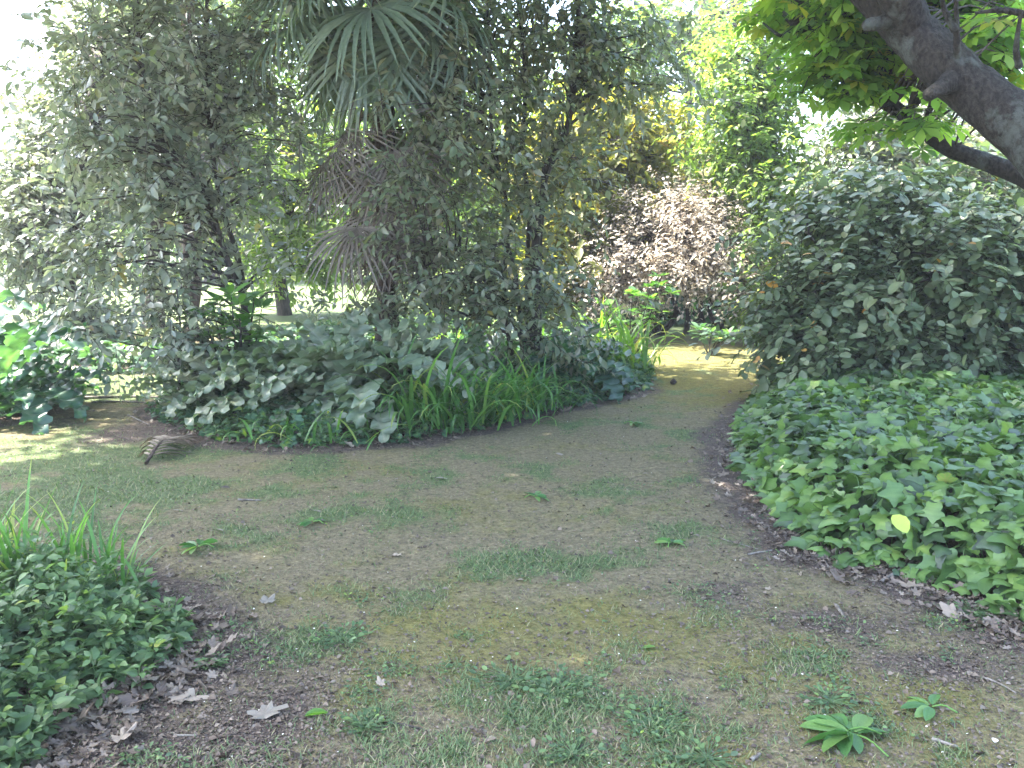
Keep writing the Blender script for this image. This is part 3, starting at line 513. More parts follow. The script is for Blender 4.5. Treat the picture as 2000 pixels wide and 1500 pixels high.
L4 = limb([mainl[18, :3], tb + [-1.6, -.9, 2.9], tb + [-3.2, -2.2, 3.8], tb + [-5.4, -2.4, 5.2], tb + [-8.2, -.9, 5.7]], [.15, .12, .09, .06, .03])
L5 = limb([at(1640, 110, 6.6), at(1520, 170, 6.5), at(1500, 60, 6.6)], [.03, .014, .008], 6) if False else None
L6 = limb([mainl[40, :3], at(1620, -330, 4.6), at(1300, -900, 3.8), at(900, -1500, 3.2)], [.11, .09, .06, .03])
for pts in ([(1555, 42, 6.7), (1528, 70, 6.6), (1490, 45, 6.6)], [(1870, 110, 4.9), (1868, 40, 4.8), (1866, -30, 4.7)], [(1866, 60, 4.8), (1845, 20, 4.8), (1835, -30, 4.7)], [(2010, 30, 4.6), (1960, 20, 4.6), (1905, 25, 4.7)], [(1990, 130, 4.6), (1985, 90, 4.5), (1995, 20, 4.4)]):
    limb([at(*q) for q in pts], [.02, .014, .007], 6)
tpn = np.vstack([mainl[22:], L2[6:], L3, L4, L6])
rs = np.random.default_rng(91)
vis = [(1640, 130, 6.4, 90, 70), (1700, 60, 6.2, 110, 60), (1590, 50, 6.8, 80, 60, .9), (1720, 130, 6.5, 90, 50), (1760, 230, 6.2, 100, 35, .5), (1830, 215, 5.8, 90, 22, .35), (1930, 60, 5.6, 90, 70), (1970, 110, 5.8, 50, 40), (1900, 20, 6, 110, 40), (1560, 10, 7, 110, 40), (1780, -40, 6, 260, 70), (1960, 20, 5, 60, 50, .3), (1840, 95, 4.4, 70, 18, .15), (1760, 150, 5.2, 60, 18, .2)]
over = [(1750, -330, 6, 400, 200), (1300, -500, 6.4, 400, 250)]
def chest_leaves(blobs, n, size, nl):
    if blobs is None:
        cc = np.array([-3.1, 5.1, 6.0]) + nrm(rs.normal(size=(n, 3))) * (rs.random(n) ** .4)[:, None] * np.array([5.2, 3.1, .8])  # unseen canopy added on the sun side to cast the foreground shade
    else: cc, oo = crown_points(blobs, n, rs, .5)
    cc = cc[(cc[:, 2] > 1.9)]
    mbL = MB(); mbB = MB()
    for c0 in cc:
        d = np.linalg.norm(tpn[:, :3] - c0, axis=1); j = int(np.argmin(d)); a0 = tpn[j, :3]
        mid = (a0 + c0) / 2 + rs.normal(size=3) * .06 * d[j] + UP * .08 * d[j]
        tube(mbB, spline([a0, mid, c0], 6), np.linspace(min(.014, .006 + .006 * d[j]), .003, 6), 4)
    k = nl; P = np.repeat(cc, k, 0); a = rs.uniform(0, 6.28, len(P)); D = np.column_stack([np.cos(a), np.sin(a), rs.uniform(-.7, .15, len(P))])
    st = P + D * rs.uniform(.08, .22, len(P))[:, None]
    for p0, p1 in zip(P, st): tube(mbB, [p0, (p0 + p1) / 2 + UP * .01, p1], [.003, .0025, .002], 3, R=.9)
    put(mbL, T_PAL, st, D, UP * 1.0 + rs.normal(size=P.shape) * .3, size * rs.uniform(.6, 1.2, len(P)), rs.random(len(P)))
    return mbL, mbB
a_, b_ = chest_leaves(vis, 380, .225, 4); a2, b2 = chest_leaves(over, 260, .34, 5)
a3, b3 = chest_leaves(None, 1150, .4, 6)  # the added shade canopy, out of view
mbL = MB(); mbB = MB()
for src, dst in ((a_, mbL), (a2, mbL), (a3, mbL), (b_, mbB), (b2, mbB), (b3, mbB)):
    dst.add(np.concatenate(src.V), [], np.concatenate(src.R)); n0 = dst.n - src.n
    for k, v in src.F.items(): dst.F.setdefault(k, []).append(np.concatenate(v) + n0)
mbL.build('crown', LIME, root); mbB.build('branches', STEM, root)

# ------------------------------------------------------------ ivy and low cover
def inpoly(poly, n, rs, margin=0.0, box=None):
    P = np.array(poly); lo = P.min(0); hi = P.max(0)
    if box: lo = np.maximum(lo, box[0]); hi = np.minimum(hi, box[1])
    x = rs.uniform(lo[0], hi[0], n); y = rs.uniform(lo[1], hi[1], n); d = polydist(poly, x, y); k = d > margin; return x[k], y[k], d[k]
rs = np.random.default_rng(101)
def ivy_bed(name, label, poly, n, h, size, mat, box=None, margin=-.06, tpls=(T_IVY, T_IVY2), tilt=.8, kind='stuff'):
    x, y, d = inpoly(poly, n, rs, margin, box); m_ = len(x)
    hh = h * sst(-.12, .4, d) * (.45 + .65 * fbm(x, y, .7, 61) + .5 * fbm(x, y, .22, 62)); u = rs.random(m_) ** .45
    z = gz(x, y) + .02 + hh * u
    e = .08; gxx = -(sst(-.12, .55, polydist(poly, x + e, y)) - sst(-.12, .55, polydist(poly, x - e, y))) / (2 * e) * h; gyy = -(sst(-.12, .55, polydist(poly, x, y + e)) - sst(-.12, .55, polydist(poly, x, y - e))) / (2 * e) * h
    N = np.column_stack([gxx * 1.2, gyy * 1.2 - .18, np.ones(m_)]) + rs.normal(size=(m_, 3)) * tilt * .75
    a = rs.uniform(0, 6.28, m_); Yd = np.column_stack([np.cos(a) + gxx, np.sin(a) + gyy - .35, rs.normal(-.25, .25, m_)])
    R = np.clip(.12 + .62 * rs.random(m_) * (u > .45) + .35 * (fbm(x, y, .5, 71) - .5) + rs.normal(0, .1, m_), 0, 1)  # leaves low in the mass take dark tones, painting the shade beneath
    mb = MB(); k = rs.random(m_) < .6
    S = size * np.clip(rs.normal(1, .28, m_), .45, 1.7)
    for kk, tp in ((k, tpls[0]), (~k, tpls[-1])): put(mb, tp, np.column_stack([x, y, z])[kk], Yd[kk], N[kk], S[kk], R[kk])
    st = rs.random(m_) < .35
    for p0, s0 in zip(np.column_stack([x, y, z])[st], S[st]): 
        q = p0 + rs.normal(size=3) * .04; q[2] = max(p0[2] - rs.uniform(.06, .16), .0); tube(mb, [q, (p0 + q) / 2 + [.01, 0, 0], p0], [.003, .0025, .002], 3, R=.5)
    return tag(mb.build(name, mat), label, kind=kind)
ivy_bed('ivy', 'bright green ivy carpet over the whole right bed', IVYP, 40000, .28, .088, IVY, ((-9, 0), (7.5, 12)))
ivy_bed('ivy', 'low ivy edging around the front of the planted bed', ISLE, 14000, .2, .06, HERB, None, -.03)
rsx = rs
def stem_herbs(name, label, poly, n, h, leaf, mat, box, tpl=T_simple(.27, .1, .18), margin=0.0, nodes=6, kind='stuff'):
    x, y, d = inpoly(poly, n, rs, margin, box); m_ = len(x); mb = MB(); kk = rs.random(m_) < (.35 + .65 * sst(0, .3, d)); x, y, d = x[kk], y[kk], d[kk]; m_ = len(x)
    H = h * (.4 + .6 * sst(0, .35, d)) * rs.uniform(.5, 1.25, m_) * (.6 + .8 * fbm(x, y, .4, 63)); lx = rs.normal(0, .35, m_) ; ly = rs.normal(-.12, .35, m_)
    Z = gz(x, y); hue = rs.random(m_)
    for i in range(nodes):
        t_ = (i + 1) / nodes; P = np.column_stack([x + lx * H * t_ ** 1.6, y + ly * H * t_ ** 1.6, Z + H * t_])
        for j in range(3):
            a = rs.uniform(0, 6.28, m_) + j * 2.09; D = np.column_stack([np.cos(a), np.sin(a), rs.uniform(-.5, .7, m_) + .3 * t_])
            S = leaf * rs.uniform(.6, 1.35, m_) * (1.15 - .5 * t_ ** 3); k = rs.random(m_) < .93
            put(mb, tpl, (P + D * .008)[k], D[k], (UP + rs.normal(size=(m_, 3)) * .45)[k], S[k], np.clip(hue * .5 + rs.random(m_) * .35 + .18 * (t_ > .8), 0, 1)[k])
    for q in range(m_): tube(mb, [[x[q], y[q], Z[q]], [x[q] + lx[q] * H[q] * .33, y[q] + ly[q] * H[q] * .33, Z[q] + H[q] * .5], [x[q] + lx[q] * H[q], y[q] + ly[q] * H[q], Z[q] + H[q]]], [.0025, .002, .001], 3, R=.6)
    return tag(mb.build(name, mat), label, kind=kind)
stem_herbs('herb_patch', 'soft green leafy herbs filling the lower left corner', HERBP, 3000, .27, .052, HERB2, ((-3.2, 1.9), (0, 6)), margin=-.08)
stem_herbs('edging_herbs', 'mixed small leaved herbs along the rim of the planted bed', ISLE, 6500, .15, .042, HERB2, ((-6, 5), (3, 10.2)), margin=.02, nodes=5)
ivy_bed('undergrowth', 'dark undergrowth at the foot of the left trees', LEFTP, 5000, .2, .12, HERB, ((-8, 6), (0, 14)), 0)

# ------------------------------------------------------------ acanthus, strap leaves, small plants
def blade_strip(mb, P, side, w, up, R):
    n = len(P); V = np.empty((n, 3, 3)); V[:, 0] = P - side * w[:, None] + up * (w * .35)[:, None]; V[:, 1] = P; V[:, 2] = P + side * w[:, None] + up * (w * .35)[:, None]
    Q = []
    for i in range(n - 1): a = i * 3; Q += [[a, a + 1, a + 4, a + 3], [a + 1, a + 2, a + 5, a + 4]]
    mb.add(V.reshape(-1, 3), [Q], R)
def acanthus_leaf(mb, base, az, el, L, W, rs, R):
    n = 61; f = np.linspace(0, 1, n); d = np.array([math.cos(az), math.sin(az), 0.]); s = np.array([-math.sin(az), math.cos(az), 0.])
    ang = el - f ** 1.3 * (1.1 + .6 * rs.random()); st = L / n
    P = base + np.cumsum(np.cos(ang) * st)[:, None] * d + np.cumsum(np.sin(ang) * st)[:, None] * UP
    prof = np.where(f < .28, .05, np.sin(np.clip((f - .28) / .72, 0, 1) ** .75 * np.pi) ** .7 + .02)
    ph = rs.random(); nl = 7.2; sw = (f * nl + ph) % 1.0; lob = np.where(sw < .72, sw / .72, (1 - sw) / .28) ** .85
    w = W * prof * (.25 + .75 * lob) * (1 + .16 * np.sin(f * 131 + ph * 9) + .1 * np.sin(f * 61)); lead = .55 * W * prof * lob
    nn = np.cos(ang)[:, None] * UP - np.sin(ang)[:, None] * d; tt = np.cos(ang)[:, None] * d + np.sin(ang)[:, None] * UP
    V = np.empty((n, 5, 3)); wav = .22 * W * np.sin((f * nl + ph) * 2 * np.pi - 1.2)
    V[:, 2] = P - nn * (.03 * W)
    for j, q in ((1, -.5), (3, .5), (0, -1.), (4, 1.)):
        V[:, j] = P + s * (w * q)[:, None] + tt * (lead * abs(q) * .6)[:, None] + nn * ((abs(q) * .22 * w * (1 if abs(q) < .8 else .6)) + wav * (abs(q) ** 2) * np.sign(q + .1))[:, None]
    Q = []
    for i in range(n - 1):
        for j in range(4): a = i * 5 + j; Q.append([a, a + 1, a + 6, a + 5])
    r = np.full((n, 5), R); r[:, 2] = min(1, R + .35); mb.add(V.reshape(-1, 3), [Q], np.clip(r.ravel(), 0, 1))
def acanthus(px, py, label, n, L, W, mat, seed, spread=1.0, name='acanthus', sc=1):
    rs = np.random.default_rng(seed); b = gr(px, py); b[2] = float(gz(b[0], b[1])); mb = MB()
    for k in range(n):
        az = k * 2.399 + rs.normal(0, .2); el = 1.42 - .95 * (k / n) + rs.normal(0, .1)
        acanthus_leaf(mb, b + np.array([math.cos(az), math.sin(az), 0]) * .06 * spread * rs.uniform(.3, 2.5), az, el, L * rs.uniform(.7, 1.1), W * rs.uniform(.75, 1.1), rs, rs.uniform(.1, .75))
    return tag(mb.build(name, mat), label, 'plant', 'lobed leaf plants of the beds')
acanthus(690, 822, 'large grey green plant with big lobed leaves at the front centre of the bed', 54, 1.08, .2, ACAN, 1)
acanthus(580, 820, 'lobed leaf plant left of the largest one, beside the whorled shrub', 44, .98, .19, ACAN, 2)
acanthus(780, 800, 'lobed leaf plant right of the largest one, behind the strap leaves', 40, 1.0, .18, ACAN, 3)
acanthus(430, 812, 'bluish lobed leaf plant at the left end of the bed', 30, .78, .16, ACAN, 4)
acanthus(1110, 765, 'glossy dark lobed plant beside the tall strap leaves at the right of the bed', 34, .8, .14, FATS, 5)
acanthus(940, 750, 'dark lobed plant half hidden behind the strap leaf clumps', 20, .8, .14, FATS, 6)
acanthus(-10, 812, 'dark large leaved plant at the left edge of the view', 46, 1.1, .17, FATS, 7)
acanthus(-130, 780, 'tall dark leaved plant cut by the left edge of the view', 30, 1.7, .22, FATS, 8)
acanthus(690, 845, 'small lobed seedling below the largest lobed plant', 9, .34, .08, FATS, 9)
acanthus(760, 838, 'young lobed plant at the foot of the strap leaves', 10, .4, .08, ACAN, 10)

def strap(px, py, label, n, L, w, seed, mat=STRAP, spread=.12, name='strap_leaf_clump', el0=1.45, el1=.75, bend=1.6):
    rs = np.random.default_rng(seed); b = gr(px, py); b[2] = float(gz(b[0], b[1])) - .01; mb = MB()
    for k in range(n):
        az = rs.uniform(0, 6.28); el = rs.uniform(el1, el0); l = L * rs.uniform(.45, 1.2); f = np.linspace(0, 1, 9); bend_ = bend * (1.6 if rs.random() < .35 else .9); az += 0
        d = np.array([math.cos(az), math.sin(az), 0.]); s = np.array([-math.sin(az), math.cos(az), 0.]); ang = el - f ** 2 * bend_ * rs.uniform(.3, 1.3)
        P = b + np.array([rs.normal(0, spread), rs.normal(0, spread * .8), 0]) + np.cumsum(np.cos(ang) * l / 9)[:, None] * d + np.cumsum(np.sin(ang) * l / 9)[:, None] * UP
        W = w * rs.uniform(.7, 1.2) * np.array([.6, .8, 1, 1, .95, .85, .65, .4, .03]); nn = np.cos(ang)[:, None] * UP - np.sin(ang)[:, None] * d
        blade_strip(mb, P, s, W, nn, np.clip(rs.random() ** 1.2 + (f.repeat(3) > .85) * .25 + (rs.random() < .06) * .6, 0, 1))
    return tag(mb.build(name, mat), label, 'plant', 'strap leaf clumps of the beds')
strap(835, 845, 'upright bright strap leaf clump beside the largest lobed plant', 80, .82, .015, 1)
strap(905, 842, 'arching strap leaf clump above the small oval leaved plant', 80, .72, .014, 2)
strap(975, 828, 'dense strap leaf clump in the middle of the front edge', 80, .72, .014, 3)
strap(1045, 808, 'strap leaf clump below the many stemmed tree', 70, .62, .013, 4)
strap(560, 862, 'low strap leaf clump at the front left edge of the bed', 26, .38, .012, 5, spread=.16, el0=1.3, el1=.5)
strap(650, 868, 'sparse strap leaves drooping over the front edge of the bed', 22, .38, .011, 6, spread=.16, el1=.5)
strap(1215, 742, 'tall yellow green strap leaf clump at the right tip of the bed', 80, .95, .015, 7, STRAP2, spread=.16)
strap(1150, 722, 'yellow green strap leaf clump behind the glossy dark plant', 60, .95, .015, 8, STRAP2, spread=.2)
strap(1240, 722, 'lime strap leaves leaning over the sunlit strip', 44, .65, .013, 9, STRAP2, spread=.12, el1=.5)
strap(880, 700, 'pale lime strap leaf clump deep inside the bed', 40, .8, .014, 10, LIME, spread=.15)
strap(1650, 760, 'thin upright strap leaves at the left foot of the large shrub', 14, .7, .015, 11, spread=.1, el1=1.1, bend=.8)
strap(1830, 770, 'tall strap leaves rising from the ivy against the large shrub', 18, .75, .018, 12, spread=.14, el1=1.1, bend=.8)
strap(1960, 765, 'strap leaf tuft rising from the ivy near the right edge', 16, .7, .018, 13, spread=.12, el1=1.0, bend=.8)
strap(70, 1190, 'tall grass blades growing out of the lower left herbs', 44, .5, .008, 14, spread=.13, el1=1.05, bend=.7)
strap(150, 1185, 'bright grass blades in the middle of the lower left herbs', 34, .42, .007, 15, spread=.10, el1=1.0, bend=.7)
strap(215, 1180, 'leaning grass blades at the right rim of the lower left herbs', 24, .4, .007, 16, spread=.07, el1=.8, bend=.6)
strap(-10, 1150, 'grass blades cut by the left edge above the herbs', 34, .55, .008, 17, spread=.12, el1=1.05, bend=.7)

def whorl_shrub(px, py, label, stems, h, leafL, mat, seed, tpl=T_OB, name='young_shrub', lean=0.0, per=9, rad=.35):
    rs = np.random.default_rng(seed); b = gr(px, py); b[2] = float(gz(b[0], b[1])); root = thing(name, b, label, 'shrub'); mb = MB(); mL = MB(); 
    for k in range(stems):
        a = k * 2.4 + rs.random(); r = rad * rs.uniform(.2, 1); top = b + np.array([math.cos(a) * r + lean, math.sin(a) * r, h * rs.uniform(.45, 1)])
        pr = spline([b + [0, 0, -.02], b * .5 + top * .5 + [math.cos(a) * r * .15, math.sin(a) * r * .15, .05], top], 8); tube(mb, pr, np.linspace(.011, .004, 8), 5)
        for lv, (pp, m_) in enumerate(((pr[-1], per), (pr[-3], per // 2), (pr[-4], per // 3))):
            az = rs.uniform(0, 6.28) + np.arange(m_) * 2.399; D = np.column_stack([np.cos(az), np.sin(az), rs.uniform(-.1, .9 - .3 * lv, m_)])
            put(mL, tpl, pp + D * .015, D, UP + rs.normal(size=(m_, 3)) * .2, leafL * rs.uniform(.7, 1.1, m_), rs.random(m_))
    mL.build('foliage', mat, root); mb.build('stem', STEM, root); return root
whorl_shrub(470, 800, 'young shrub with whorls of glossy spoon shaped leaves at the left of the bed', 13, 1.0, .17, FRESH, 3, rad=.42)
whorl_shrub(1232, 728, 'sapling with round bright green leaves before the dark hollow', 9, 1.05, .12, FRESH, 4, T_oval(.36, .06, .1), 'sapling', .15, 8, .5)
whorl_shrub(890, 842, 'small plant with pale oval leaves at the front edge of the bed', 5, .2, .1, ACAN, 5, T_oval(.36, .06, .1), 'small_plant', 0, 5, .12)
whorl_shrub(1385, 694, 'small bluish leafy seedling at the far edge of the sunlit strip', 7, .35, .16, HERB, 6, T_OB, 'seedling', .1, 7, .3)
whorl_shrub(1500, 770, 'wispy dark twig with few leaves at the left foot of the large shrub', 6, .32, .06, SHRUB, 7, T_O, 'seedling', -.05, 5, .2)
whorl_shrub(985, 600, 'bright green leafy plant glowing between the stems behind the bed', 8, .9, .26, LIME, 8, T_O, 'young_shrub', 0, 9, .4)
# low groundcover mass behind the bed
# ------------------------------------------------------------ litter one can point to
def dry(px, py, size, label, mat=DRY, az=None, tpl=T_DRY, group=None, R=.7, tilt=.12, name='dry_leaf', cat='dead leaf'):
    if tpl is T_DRY: tpl = T_DRYS[int(abs(px * 7 + py)) % 9]
    b = gr(px, py); az = rng.uniform(0, 6.28) if az is None else az; mb = MB(); b[2] = float(gz(b[0], b[1])) + .012
    put(mb, tpl, b[None], np.array([[math.cos(az), math.sin(az), rng.normal(0, tilt)]]), UP[None] + rng.normal(size=(1, 3)) * tilt, size, np.array([R]))
    o = mb.build(name, mat); return tag(o, label, cat, group)
T_DRY_N = [0]
dry(485, 1408, .13, 'crumpled pale grey leaf lying on the dark soil', PALE, .4, R=.3)
dry(512, 1186, .085, 'pale bleached leaf at the rim of the dark soil, above the herbs', PALE, 1.2, R=.6)
dry(330, 1372, .13, 'flat greyish leaf below the herb patch', DRY, .2, R=.95)
dry(610, 1000, .085, 'long pinkish dry leaf in the upper lawn', DRY, .1, T_OB, R=.95)
dry(1085, 888, .08, 'small tan leaf on the lawn below the middle of the bed', DRY, .1, T_OB, R=.9)
dry(337, 997, .06, 'narrow cream leaf on the left lawn', PALE, .2, T_OB)
dry(437, 1044, .07, 'short cream chip right of the narrow cream leaf', PALE, 2.6, T_OB)
dry(783, 1088, .07, 'pink tinged dry leaf near the middle of the lawn', DRY, 2.8, R=.95)
dry(747, 1350, .045, 'small pink leaf on the lower lawn', DRY, 2, R=.98)
dry(1942, 1478 if False else 1456, .03, 'tiny cream chip at the lower right', PETAL, 1, T_O, R=.5, name='petal', cat='petal')
dry(595, 1410, .075, 'green seed pod like leaf on the lower left soil', FRESH, .4, T_oval(.22, .2, .0), R=.6, name='green_leaf', cat='leaf')
dry(1280, 1272, .06, 'single small green leaf on the lower middle lawn', FRESH, 2.9, T_O, R=.8, name='green_leaf', cat='leaf')
dry(850, 936, .08, 'small cream leaf below the oval leaved plant', PALE, .1, T_OB)
dry(430, 955, .06, 'round dark brown cone on the left lawn', STEM, .1, T_O, name='dry_leaf')
dry(1680, 1415, .09, 'dark brown leaf above the largest fallen green leaf', STEM, .1, T_O)
o = dry(395, 835, .11, 'white leaf at the left front of the bed', PETAL, 1, T_IVY2); 
def rim(pts, n, jx, jy, where, group, tone=(.2, .9), size=(.05, .13), tilt=.35, tpl=T_DRY):
    C_ = spline(np.array(pts, float), 80); tt = np.sort(rng.random(n)); q = C_[(tt * 79).astype(int)] + np.column_stack([rng.normal(0, jx, n), rng.normal(0, jy, n)]); q = q[np.argsort(q[:, 0])]
    for k in range(n):
        R = rng.uniform(*tone); S = rng.uniform(*size); f = (S - size[0]) / (size[1] - size[0])
        wz = ('small', 'medium sized', 'large')[min(2, int(f * 3))]; wt = 'dark brown' if R < .4 else 'brown' if R < .7 else 'pale tan'
        od = ['leftmost', 'second from the left', 'third from the left', 'fourth from the left', 'fifth from the left', 'sixth from the left', 'seventh from the left', 'eighth from the left', 'ninth from the left', 'tenth from the left', 'eleventh from the left', 'twelfth from the left', 'thirteenth from the left', 'fourteenth from the left'][k] if k < n - 1 else 'rightmost'
        dry(q[k, 0], q[k, 1], S, f'{wz} {wt} dry leaf, {od.replace(" from the left", " from left")} of those {where}', group=group, R=R, tilt=tilt, tpl=tpl)
rim([(60, 1420), (150, 1400), (260, 1370), (330, 1330), (390, 1300)], 12, 14, 22, 'below the herb patch', 'dry brown leaves around the herb patch', (.4, .9), (.07, .15))
rim([(340, 1170), (400, 1200), (440, 1260), (420, 1330)], 6, 12, 14, 'right of the herb patch', 'dry leaves right of the herb patch', (.5, 1), (.05, .1))
rim([(1450, 900), (1490, 1000), (1580, 1070), (1700, 1130), (1860, 1190), (1990, 1240)], 14, 20, 10, 'along the ivy edge', 'curled brown leaves along the ivy edge', (.2, .8), (.06, .13))
rim([(300, 835), (430, 870), (600, 884), (800, 870), (950, 845), (1100, 808), (1270, 770)], 14, 8, 3, 'along the bed edge', 'dry leaves along the bed edge', (.3, 1), (.06, .11))
rim([(580, 1000), (900, 1180), (1200, 1010), (1500, 1250), (1900, 1400)], 13, 50, 60, 'on the open lawn', 'dry scraps on the lawn', (.5, 1), (.02, .05), .2, T_S)
mb = MB(); q = at(1742, 1020, 3.36)
put(mb, T_oval(.44, .1, .25), (q + [0, 0, .03])[None], np.array([[.35, -.6, -.35]]), np.array([[.1, -.75, .8]]), .085, np.array([.3]))
tag(mb.build('yellow_leaf', LIMEL), 'round yellow green leaf lying on the ivy', 'leaf')
def fallen(px, py, size, label, seed, az):
    rs = np.random.default_rng(seed); b = gr(px, py); b[2] = float(gz(b[0], b[1])) + .02; mb = MB(); mS = MB(); root = thing('fallen_leaf', b, label, 'leaf', 'fresh green leaves fallen on the lawn')
    n = 7; A = az + (np.arange(n) / (n - 1) - .5) * 3.6 + rs.normal(0, .15, n); D = np.column_stack([np.cos(A), np.sin(A), rs.uniform(-.05, .14, n)])
    put(mb, T_oval(.2, .08, .14), np.repeat(b[None], n, 0) + D * .01, D, UP + rs.normal(size=(n, 3)) * .3, size * rs.uniform(.65, 1.1, n), rs.random(n)); mb.build('leaflets', HERB3, root)
    s = b - np.array([math.cos(az), math.sin(az), 0]) * size * .8; tube(mS, spline([b, (b + s) / 2 + [0, .01, .01], s], 6), .003, 5, R=.8); mS.build('stalk', FRESH, root)
fallen(1668, 1448, .16, 'largest fallen green leaf, at the bottom right of the lawn', 1, 2.0)
fallen(1655, 1440, .12, 'half hidden fallen leaf lying across the largest one', 2, 2.9)
fallen(1820, 1392, .09, 'curled fallen green leaf near the right bottom corner', 3, 2.6)
fallen(388, 1078, .10, 'yellowish green fallen leaf on the left lawn above the herbs', 4, 3.0)
fallen(612, 1026, .085, 'lime fallen leaf left of the middle of the upper lawn', 5, 2.7)
fallen(1045, 974, .085, 'fallen green leaf in the centre of the upper lawn', 6, .4)
fallen(1310, 1064, .085, 'fallen green leaf nearest the ivy, right of centre', 7, 1.2)
fallen(1235, 832, .09, 'flat fallen green leaf near the right tip of the bed', 8, .2)
# weeds one can point to
def weed(px, py, r, label, seed, n=60):
    rs = np.random.default_rng(seed); b = gr(px, py); r *= 1.1; a = rs.uniform(0, 6.28, n); q = r * rs.random(n) ** .6; x = b[0] + np.cos(a) * q; y = b[1] + np.sin(a) * q; mb = MB()
    put(mb, T_O, np.column_stack([x, y, gz(x, y) + rs.uniform(.005, .03, n)]), np.column_stack([np.cos(a), np.sin(a), rs.uniform(0, .6, n)]), UP + rs.normal(size=(n, 3)) * .3, rs.uniform(.010, .028, n), rs.random(n) * .9)
    for xx, yy in zip(x, y): tube(mb, [[b[0], b[1], gz(b[0], b[1]) + .004], [xx, yy, gz(xx, yy) + .012]], .0015, 3, R=.6)
    tag(mb.build('weed_clump', HERB2), label, 'weed', 'leafy weed clumps in the lawn')
for i, (px, py, r, lab) in enumerate([(1005, 1335, .13, 'leafy weed clump left of the pair in the lower middle lawn'), (1090, 1345, .13, 'leafy weed clump right of the pair in the lower middle lawn'), (670, 1247, .10, 'blue green weed clump above the lower left soil'), (712, 1425, .07, 'small bright weed clump at the bottom left of the lawn'), (1120, 1480, .08, 'weed clump at the bottom edge below the pair'), (1270, 1420, .12, 'wide weed clump at the bottom middle'), (1380, 1488, .10, 'broad leaved weed at the bottom edge'), (1620, 1372, .08, 'weed clump above the largest fallen leaf'), (410, 1300, .05, 'small weed on the dark soil right of the herbs'), (1900, 1190, .08, 'green leaf clump under the ivy edge at the right'), (1085, 1370, .07, 'weed tuft just below the right hand pair member')]): weed(px, py, r, lab, 200 + i)
# fallen dry palm frond
b = gr(318, 885); root = thing('dry_palm_frond', b, 'dried brown palm frond lying at the left tip of the bed', 'dead frond')
a0, a1 = gr(285, 905, .02), gr(342, 858, .05); ax = spline([a0, (a0 + a1) / 2 + UP * .06, a1], 14); mb = MB(); tube(mb, ax, np.linspace(.013, .006, 14), 6, .1); mb.build('rib', FIBRE, root)
mb = MB(); d = nrm(a1 - a0); s = np.cross(d, UP)
for k in range(44):
    i = min(13, 2 + k // 4); sg = 1 if k % 2 else -.8; l = rng.uniform(.16, .32); f = np.linspace(0, 1, 6); D = nrm(s * sg + d * .8 + UP * .3)
    P = ax[i] + D * (f * l)[:, None] - UP * (.5 * l * f ** 2)[:, None]; P[:, 2] = np.maximum(P[:, 2], .012); blade_strip(mb, P, nrm(np.cross(D, UP)), np.array([.008, .014, .016, .013, .008, .001]), UP, rng.uniform(.5, 1))
mb.build('leaflets', DRY, root)
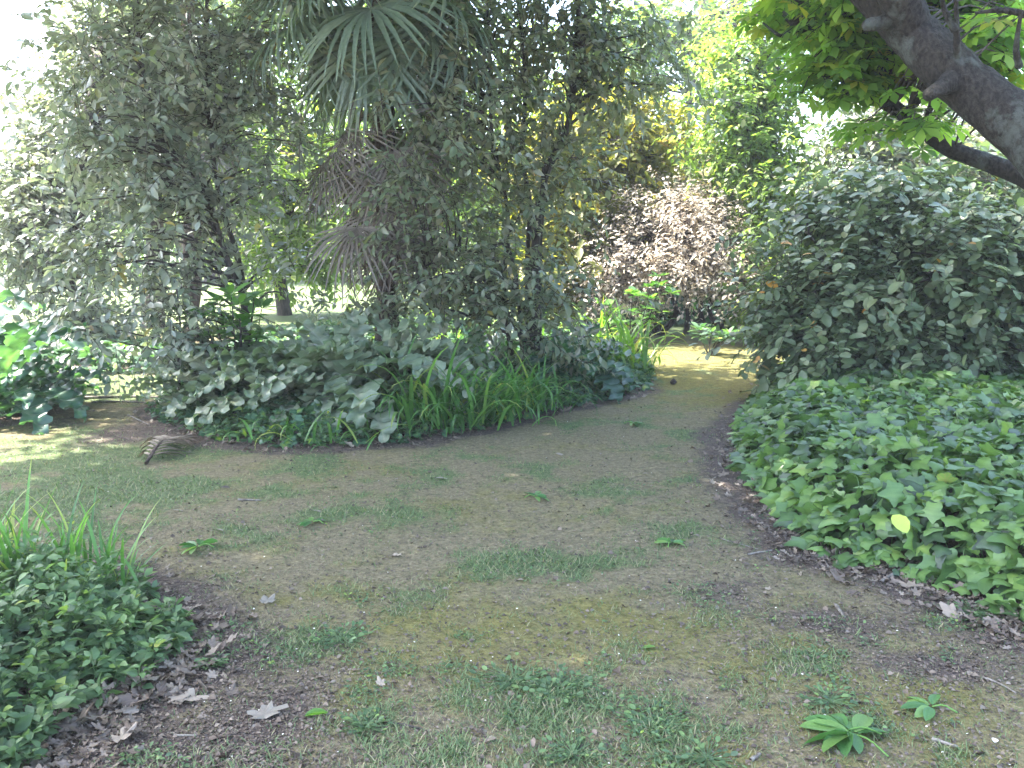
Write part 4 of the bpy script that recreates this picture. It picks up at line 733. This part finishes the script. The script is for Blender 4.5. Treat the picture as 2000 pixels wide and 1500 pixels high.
# sticks, edging
def stick(pts, r, label, mat=WOOD, name='stick', group='sticks on the ground'):
    P = np.array([gr(*q) for q in pts]); P[:, 2] = gz(P[:, 0], P[:, 1]) + r * .8; mb = MB(); tube(mb, spline(P, 12), np.linspace(r, r * .6, 12), 6, .12); tag(mb.build(name, mat), label, 'stick', group)
stick([(165, 779), (240, 777), (330, 780)], .016, 'long pale stick across the lawn left of the bed', name='stick')
stick([(180, 786), (240, 788), (310, 792)], .012, 'second pale stick just below the long one', name='stick')
stick([(250, 812), (275, 825), (292, 832)], .007, 'thin curved stick near the left tip of the bed')
stick([(1405, 1050), (1450, 1062), (1480, 1070)], .004, 'thin twig left of the ivy edge, upper of two')
stick([(1460, 1080), (1510, 1072)], .006, 'grey twig left of the ivy edge, lower of two')
stick([(1632, 1180), (1650, 1205)], .008, 'short bluish stick below the ivy edge')
stick([(465, 977), (510, 979)], .007, 'short pale stick on the upper left lawn')
stick([(1900, 1204), (1970, 1204)], .005, 'straight twig beneath the ivy at the right edge')
stick([(1920, 1318), (1950, 1330), (1985, 1350)], .005, 'thin grey twig at the lower right edge')
stick([(760, 1418), (800, 1424), (825, 1430)], .005, 'dark twig on the bottom left lawn', STEM)
stick([(1820, 1445), (1870, 1460)], .007, 'flat weathered stick right of the largest fallen leaf')
stick([(340, 1440), (385, 1440)], .004, 'thin white twig on the lower left soil', PALE)
stick([(1465, 1490), (1485, 1478)], .007, 'short cream stick at the bottom edge')
stick([(1720, 1135), (1790, 1095)], .008, 'slanting stick poking from under the ivy')
mb = MB(); b = gr(1315, 752)
th = np.linspace(0, np.pi, 7); tube(mb, np.array([b + [0, 0, .01 + .012 * k] for k in range(6)]), [.02, .034, .036, .03, .018, .004], 9, .15)
tag(mb.build('pine_cone', STEM), 'dark brown cone on the soil before the sunlit strip', 'cone')

# ------------------------------------------------------------ thin volume added to imitate veiling lens glare
hz = bpy.data.materials.new('glare_veil_volume'); hz.use_nodes = True; t = hz.node_tree; t.nodes.remove(t.nodes['Principled BSDF'])
pv = t.nodes.new('ShaderNodeVolumePrincipled'); pv.inputs['Color'].default_value = (.93, .96, 1, 1); pv.inputs['Density'].default_value = .0022; pv.inputs['Anisotropy'].default_value = .3
t.links.new(pv.outputs[0], t.nodes['Material Output'].inputs['Volume'])
mb = MB(); X0, X1, Y0, Y1, Z0, Z1 = -520, 520, -520, 520, -1.2, 13.0
mb.add([[x, y, z] for z in (Z0, Z1) for y in (Y0, Y1) for x in (X0, X1)], [[[0, 2, 3, 1], [4, 5, 7, 6], [0, 1, 5, 4], [2, 6, 7, 3], [0, 4, 6, 2], [1, 3, 7, 5]]])
tag(mb.build('veil', hz, smooth=False), 'thin bright haze added to stand for lens glare', kind='stuff')
